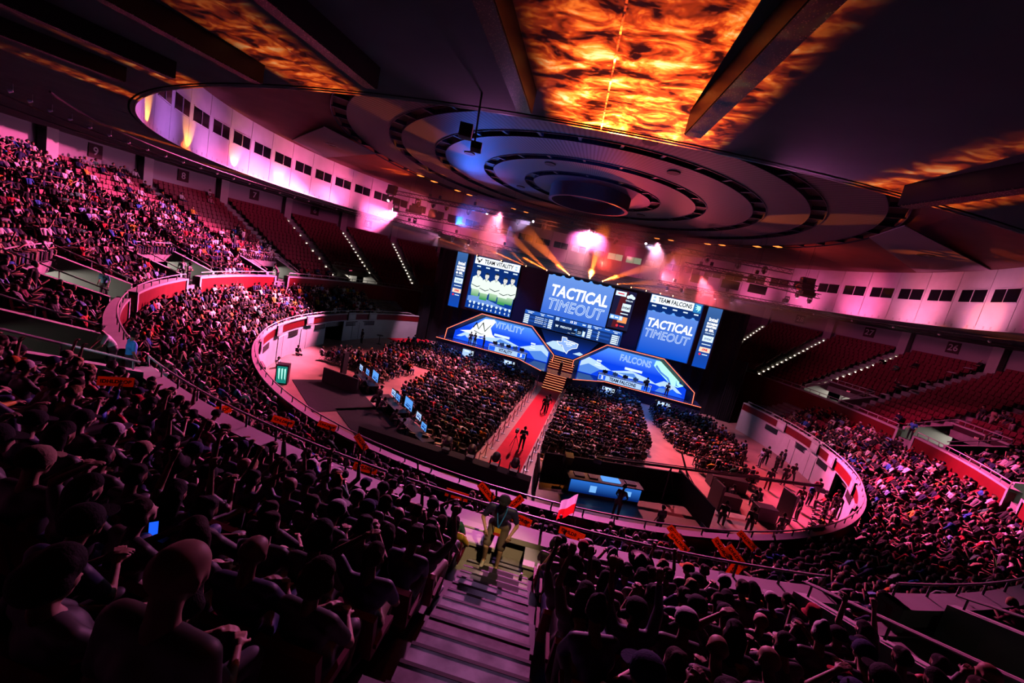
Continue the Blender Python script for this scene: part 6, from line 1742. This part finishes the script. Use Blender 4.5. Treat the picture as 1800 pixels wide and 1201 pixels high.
# single folding chairs that show near the carpet
def fchair(loc, rz, mt_, label, group):
    t = thing('folding_chair', loc, label, 'chair', rz, group)
    q = MB(); q.box((0, 0.02, 0.45), (0.42, 0.40, 0.035)); q.build('seat', mt_, t)
    q = MB(); q.box((0, -0.24, 0.75), (0.42, 0.035, 0.30), 0, 0, 0.12); q.build('backrest', mt_, t)
    for s in (-1, 1):
        q = MB(); q.tube((s * 0.2, 0.22, 0.0), (s * 0.2, -0.24, 0.86), 0.014, 0.014, 6); q.build('leg', M['black'], t)
        q = MB(); q.tube((s * 0.2, -0.22, 0.0), (s * 0.2, 0.2, 0.44), 0.014, 0.014, 6); q.build('leg', M['black'], t)
ych = mat('pale_chair', (0.62, 0.55, 0.36), 0.5); och = mat('tan_chair', (0.75, 0.42, 0.16), 0.5)
for k, (x, y) in enumerate(((-5.6, -16.1), (-4.8, -15.9), (-4.0, -15.7), (-5.0, -14.9), (-3.1, -15.4))):
    fchair((x, y, 0), 0.1, ych, 'empty pale folding chair left of the carpet, %s of five' % ORD[k + 1], 'empty chairs left of the carpet')
for k, (x, y) in enumerate(((2.2, -13.3), (2.9, -13.1), (3.6, -12.9))):
    fchair((x, y, 0), -0.1, och, 'empty orange folding chair right of the carpet, %s of three' % ORD[k + 1], 'empty chairs right of the carpet')

# ================================================================== SINGLED-OUT PEOPLE
# the man climbing the aisle, hands on his thighs
Jm = standing(0.34, pitch=-0.15, pel=V3(0, -0.05, 0.98), bel=V3(0, 0.02, 1.12), che=V3(0, 0.13, 1.30), nk=V3(0, 0.21, 1.47), hd=V3(0, 0.29, 1.60),
              shl=V3(-0.215, 0.17, 1.41), shr=V3(0.215, 0.17, 1.41), ell=V3(-0.33, 0.16, 1.15), elr=V3(0.33, 0.18, 1.15), wrl=V3(-0.24, 0.25, 0.95), wrr=V3(0.22, 0.30, 0.99),
              knr=V3(0.15, 0.22, 0.62), anr=V3(0.14, 0.10, 0.26), tor=V3(0.155, 0.27, 0.20), knl=V3(-0.13, 0.08, 0.50), anl=V3(-0.12, 0.0, 0.10), tol=V3(-0.14, 0.17, 0.045), hpl=V3(-0.11, -0.05, 0.94), hpr=V3(0.11, -0.05, 0.94))
JS['hero'] = Jm
POSE[('hero', True, 'short')] = make_pose('hero', Jm, True, 'short', dict(l=(V3(0.25, 0.12, -1), V3(0.3, -1, 0), BEND), r=(V3(-0.3, 0.12, -1), V3(-0.3, -1, 0), BEND)), True)
hp_ = local(AIS, 31.22, 5.56, -0.16)
aim = math.atan2(CAMV.y - hp_.y, CAMV.x - hp_.x) - math.pi / 2
man = put_person('hero', hp_, aim - 0.05, 'man in dark navy polo and cap climbing the aisle, blue lanyard, hands on thighs', None, (0.012, 0.016, 0.05), 'cap', (0.010, 0.010, 0.014), (0.58, 0.36, 0.26), (0.13, 0.105, 0.09), True, eyes=True, scale=1.09)
Pm = POSE[('hero', True, 'short')]
q = MB()
n1, ch_ = Jm['nk'], Jm['che']
for s in (-1, 1):
    q.path([n1 + V3(s * 0.075, -0.04, 0.03), n1 + V3(s * 0.085, 0.07, -0.02), ch_ + V3(s * 0.07, 0.165, 0.06), ch_ + V3(s * 0.03, 0.185, -0.10), ch_ + V3(0, 0.185, -0.20)], 0.011, 6)
q.build('lanyard', mat('lanyard_blue', (0.03, 0.22, 0.65), 0.6), man, label='bright blue lanyard')
q = MB(); q.box(ch_ + V3(0, 0.19, -0.28), (0.12, 0.012, 0.15)); q.build('badge', mat('badge_yellow', (0.85, 0.50, 0.06), 0.5), man, label='yellow and red badge')
q = MB(); q.box(ch_ + V3(0, 0.198, -0.325), (0.12, 0.008, 0.055)); q.build('badge_stripe', mat('badge_red', (0.6, 0.04, 0.03), 0.5), man)
# security guard in light blue at the near left tunnel
put_person('stand', polar(-159.7, 30.62, 5.33), math.radians(-20), 'guard in bright blue polo standing at the gap in the left parapet', None, (0.06, 0.32, 0.85), 'short', (0.01, 0.008, 0.008), (0.28, 0.15, 0.09), (0.015, 0.015, 0.02), False, eyes=True, scale=1.08)
def P_(nm, loc, rz, label, shirt, hair='short', pants=(0.02, 0.02, 0.025), group=None, **k):
    return put_person(nm, loc, rz, label, group, shirt, hair, k.pop('hairc', (0.015, 0.01, 0.008)), k.pop('skin', None), pants, **k)
BK, WHT, BLU = (0.012, 0.012, 0.015), (0.72, 0.7, 0.7), (0.05, 0.25, 0.75)
P_('crossed', polar(-115.3, 30.5, 5.33), math.radians(115 + 180), 'man in black shirt standing in the wall gap by the second left tunnel', BK, 'cap')
P_('stand', polar(-113.0, 31.6, 5.33), math.radians(60), 'person in white top with dark backpack inside the left tunnel', WHT)
P_('lean', polar(-91.6, 30.6, 5.33), math.radians(100), 'dark figure bending over at the end of the left red wall', BK)
P_('stand', polar(-133.8, 31.4, 5.33), math.radians(200), 'person in light blue top with big dark curly hair at the left tunnel', (0.2, 0.45, 0.75), 'curly')
P_('stand', polar(-117.5, 29.6, 3.5), math.radians(-30), 'pink-lit person in pale shirt stepping down the stairs below the wall gap', (0.55, 0.38, 0.38), pants=(0.3, 0.22, 0.2))
P_('stand', polar(87.5, 30.6, 5.33), math.radians(120), 'guard in bright blue top leaning at the right wall gap', BLU)
P_('stand', polar(104.5, 30.0, 3.5), math.radians(60), 'woman with bare arms standing in the gap of the right red wall', (0.04, 0.03, 0.05), 'long', (0.5, 0.42, 0.45))
for k, (az, R, nm, sh, pa) in enumerate(((89.5, 36.0, 'lean', BK, (0.5, 0.4, 0.35)), (88.2, 36.2, 'lean', BK, (0.1, 0.1, 0.12)), (87.0, 35.9, 'walk', (0.5, 0.25, 0.22), (0.4, 0.3, 0.25)), (91.0, 36.6, 'stand', (0.02, 0.02, 0.04), (0.03, 0.03, 0.05)), (86.0, 35.6, 'stand', BK, BK))):
    P_(nm, polar(az, R, up_z(int((R - UP_R0) / UP_DR))), math.radians(90), 'person on their feet among empty red seats above the right tunnel, %s in the group' % ORD[k + 1], sh, pants=pa)
P_('lean', polar(-157.2, 30.75, 5.33), math.radians(157), 'person in white top leaning on the parapet just left of the blue guard', WHT)
# camera operators on the carpet
P_('camera', (0.62, -11.9, 0), math.radians(-170), 'camera operator in black near the middle of the red carpet', BK, 'short')
t = tripod((0.15, -12.1, 0), 'camera tripod with wheels beside the operator on the carpet', 1.25)
q = MB(); q.box((0, 0, 1.36), (0.2, 0.4, 0.22)); q.tube((0, -0.2, 1.36), (0, -0.36, 1.36), 0.06, 0.07, 10); q.build('camera', M['black'], t)
P_('walk', (0.72, -2.9, 0), math.radians(-150), 'person in black walking on the far part of the red carpet', BK)
P_('lean', (0.9, -2.5, 0), math.radians(-10), 'person in black just behind the walker on the carpet', BK)
P_('stand', (-10.1, -12.7, 0), math.radians(-30), 'large man in black standing in the pink floor aisle on the left', BK, 'cap', scale=1.06)
P_('camera', (6.1, -10.4, 0), math.radians(-60), 'man in black standing on amber floor behind the masking wall', BK)
P_('stand', (-21.9, 3.1, 0), math.radians(150), 'person in black standing by the dark doorway at the left arena wall', BK)
P_('lap', (-22.4, -6.3, -0.42), math.radians(-110), 'person in black sitting on the floor against the left arena wall', BK)
P_('lap', (-20.6, -10.6, -0.42), math.radians(-100), 'person in white top sitting on the floor near the fridge', WHT)
# performers and cameras on the stage
for k, (x, y, nm) in enumerate(((-11.9, 11.75, 'stand'), (-11.3, 11.9, 'camera'), (-10.0, 11.7, 'camera'))):
    P_(nm, (x, y, ZS), math.radians(200 - 40 * k), 'dark figure on the left stage wing, %s from the left' % ORD[k + 1], BK)
for k, (x, y, nm) in enumerate(((10.6, 11.6, 'camera'), (13.0, 11.75, 'stand'))):
    P_(nm, (x, y, ZS), math.radians(150), 'dark figure on the right stage wing, %s' % ('before the desk' if k == 0 else 'beside the falcon logo'), BK)
for s, x0, x1 in (('left', -8.6, -5.0), ('right', 5.6, 10.5)):
    for k in range(5):
        x = x0 + (x1 - x0) * k / 4
        P_('forward', (x, 12.75, ZS - 0.02), math.pi, 'player in white shirt behind the %s desk, %s from the left' % (s, ORD[k + 1]), (0.75, 0.78, 0.85), 'short')
# people along the right arena wall
RW = [(18.7, -5.5, 'stand', (0.03, 0.02, 0.03), 'in dark top with red trousers', (0.5, 0.05, 0.08)), (20.6, -3.4, 'crossed', BK, 'in all black facing the wall', BK), (21.6, -2.2, 'walk', BK, 'in black with a bag by the louvre', BK),
      (20.0, -7.6, 'stand', (0.45, 0.12, 0.14), 'in a reddish top with bare arms', (0.05, 0.05, 0.07)), (21.2, -6.3, 'stand', BLU, 'in a bright blue shirt', (0.03, 0.04, 0.08)), (22.4, -4.6, 'crossed', (0.55, 0.08, 0.14), 'in a red-pink shirt by the doorway', (0.4, 0.15, 0.15)),
      (18.0, -1.6, 'crossed', (0.05, 0.04, 0.08), 'at the floor block corner', BK), (19.8, -0.4, 'stand', (0.3, 0.4, 0.6), 'in pale blue with white bag', (0.5, 0.5, 0.6)), (20.6, 0.7, 'stand', BK, 'in black among the wall group', BK), (21.4, 0.2, 'crossed', (0.06, 0.05, 0.12), 'in dark violet in the wall group', BK), (21.0, -0.6, 'stand', BK, 'with a camera in the wall group', BK), (22.2, 1.2, 'stand', (0.04, 0.03, 0.06), 'last of the wall group', BK),
      (21.2, -9.3, 'stand', (0.6, 0.5, 0.5), 'in a white top near the crane end', (0.45, 0.3, 0.28)), (19.1, -9.6, 'stand', BK, 'in black beside the tall panel', BK), (22.6, -6.9, 'stand', BK, 'in black before the doorway', BK), (22.9, -6.0, 'stand', (0.5, 0.05, 0.05), 'in a red top inside the doorway', BK)]
for x, y, nm, sh, desc, pa in RW:
    P_(nm, (x, y, 0), r.uniform(0, 6.28), 'standing person %s, right arena floor' % desc, sh, pants=pa)
for k, (az, R) in enumerate(((106.5, 22.9), (108.5, 22.9), (110.8, 22.8), (113, 22.7), (115.5, 22.6), (118, 22.6), (121, 22.5), (124.5, 22.4))):
    P_('lap', polar(az, R, -0.0), math.radians(180 - az), 'person sitting along the right arena wall, %s counted from the doorway' % ORD[k + 1], pick(SHIRTS, r)[1], pants=BK)
for k, (x, y) in enumerate(((14.1, -10.3), (14.9, -10.0), (16.4, -9.8), (16.9, -9.2), (13.2, -14.2), (14.8, -13.9), (16.6, -13.4))):
    P_('forward' if k < 4 else 'stand', (x, y, 0 if k < 4 else 0.0), r.uniform(-.4, .4), 'crew member in the right control area, %s from the left' % ORD[k + 1], (0.5, 0.48, 0.5) if k > 3 else BK)
for k, (x, y) in enumerate(((-14.2, -9.7), (-12.9, -10.4), (-10.6, -12.6), (-9.6, -13.2), (-7.9, -14.6), (-6.8, -15.6))):
    P_('forward', (x, y, 0), math.radians(-38), 'crew member in black at the left production tables, %s from the left' % ORD[k + 1], BK)
P_('lean', (7.1, -16.9, 0.0), math.radians(-20), 'large man in black bending over the blue desk', BK, 'short', scale=1.08)
P_('stand', (9.3, -17.3, 0.0), math.radians(30), 'person in dark top standing right of the blue desk', BK)

# bald head right beside the camera, at the lower left
P_('stand', (2.73, -38.04, 8.95), 0.0, 'bald man right in front of the viewer at the lower left', (0.004, 0.004, 0.005), None, BK, skin=(0.55, 0.30, 0.24), scale=0.96)

# ================================================================== HELD SIGNS AND SMALL THINGS
def card(loc, rx, rz, roll, label, lift=None, s=1.0, col='orange'):
    t = thing('fan_sign', loc, label, 'sign')
    t.rotation_euler = (rx, roll, rz)
    q = MB(); q.bx(-0.36 * s, 0.36 * s, -0.006, 0.006, -0.12 * s, 0.12 * s); q.build('board', M['orange'], t)
    text('!DHLDROP', 0.155 * s, (0, -0.009, 0), M['ink'], t, 'lettering', bold=0.006)
    return t

sg = 0
NMS = ['dark one far left in the near stand', 'by the left parapet', 'bright one upper left in the lower stand', 'reddish one behind the left rail', 'slanted one left of centre', 'left of the ledge box', 'held straight up left of the man', 'tilted one behind the man', 'second tilted one behind the man', 'just right of the man', 'small one beside the blue desk', 'low one right of the man', 'upper one of the right cluster', 'middle one of the right cluster', 'upright narrow one on the right', 'beside the pale platform', 'rightmost one by the arena rail', 'lower one by the right rail']
for s in NEAR:
    if 'sign' not in s: continue
    k = s['sign']; o = s['o']
    p = o.matrix_basis @ V3(0, 0.13, 1.52)
    d = CAMV - p
    up_right = k == 14
    t = thing('fan_sign', p, 'orange fan sign with black lettering, ' + NMS[k], 'sign', 0, None)
    t.rotation_euler = Euler((-0.25, [0.1, -0.2, 0.32, 0.3, 0.9, 0.2, 0.12, 0.7, -1.0, 0.15, 0.05, 0.35, 0.6, 0.5, -1.35, 0.7, 0.5, 0.6][k], math.atan2(-d.x, d.y) + math.pi), 'YXZ')
    q = MB(); q.bx(-0.37, 0.37, -0.006, 0.006, -0.125, 0.125); q.build('board', M['orange'], t)
    text('!DHLDROP', 0.128, (0, -0.009, 0), M['ink'], t, 'lettering', bold=0.006)
    if k == 0: t.scale = (0.72,) * 3

# small things held or lying about
def glow_phone(p, label):
    p = Vector(p); d = CAMV - p
    t = thing('phone', p, label, 'phone', math.atan2(-d.x, d.y) + math.pi)
    q = MB(); q.bx(-0.038, 0.038, 0, 0.008, -0.078, 0.078); q.build('case', M['black'], t)
    q = MB(); q.bx(-0.034, 0.034, -0.002, 0, -0.072, 0.072); q.build('screen', E['blue'], t)
glow_phone((0.37, -36.2, 8.72), 'glowing blue phone in the dark at the lower left')
glow_phone((4.35, -34.35, 7.55), 'glowing blue phone right of the lit aisle near the viewer')
t = thing('beer_cup', local(AIS, R_MZ + 0.7, 6.01, -0.45), 'clear cup of amber beer on the ledge left of the man', 'cup')
q = MB(); q.tube((0, 0, 0), (0, 0, 0.13), 0.034, 0.042, 12); q.build('beer', mat('beer', (0.85, 0.42, 0.04), 0.2), t)
q = MB(); q.tube((0, 0, 0.13), (0, 0, 0.16), 0.043, 0.045, 12); q.build('foam', M['paper'], t)
t = thing('water_bottle', local(AIS, UP_R0 + 0.9, up_z(1), 0.5), 'dark bottle standing on the aisle steps', 'bottle')
q = MB(); q.tube((0, 0, 0), (0, 0, 0.2), 0.035, 0.035, 12); q.tube((0, 0, 0.2), (0, 0, 0.25), 0.035, 0.016, 12); q.build('body', M['glass'], t)
q = MB(); q.tube((0, 0, 0.25), (0, 0, 0.28), 0.018, 0.018, 10); q.build('cap', M['metal'], t)

def thin_cloth(n, c):
    mt = mat(n, c, 0.8); nt = mt.node_tree; b = nt.nodes['Principled BSDF']
    tr = nt.nodes.new('ShaderNodeBsdfTranslucent'); tr.inputs[0].default_value = (*c, 1)
    ms = nt.nodes.new('ShaderNodeMixShader'); ms.inputs[0].default_value = 0.6
    nt.links.new(b.outputs[0], ms.inputs[1]); nt.links.new(tr.outputs[0], ms.inputs[2]); nt.links.new(ms.outputs[0], nt.nodes['Material Output'].inputs[0])
    return mt
t = thing('hand_flag', (4.55, -25.6, 4.35), 'small red and white flag held up beside the blue desk', 'flag')
q = MB(); q.tube((0, 0, -0.5), (0, 0, 0.75), 0.012, 0.012, 6); q.build('staff', M['black'], t)
for nm_, z0, z1, mt_ in (('red_half', 0.0, 0.36, thin_cloth('flag_red', (0.85, 0.02, 0.02))), ('white_half', 0.36, 0.72, thin_cloth('flag_white', (0.85, 0.82, 0.82)))):
    q = MB(); n = 8
    V = [(0.0 - 0.5 * i / n, 0.05 * math.sin(i * 1.1), z - 0.45 * i / n) for i in range(n + 1) for z in (z0, z1)]
    q.add(V, [(2 * i, 2 * i + 2, 2 * i + 3, 2 * i + 1) for i in range(n)]); o = q.build(nm_, mt_, t)
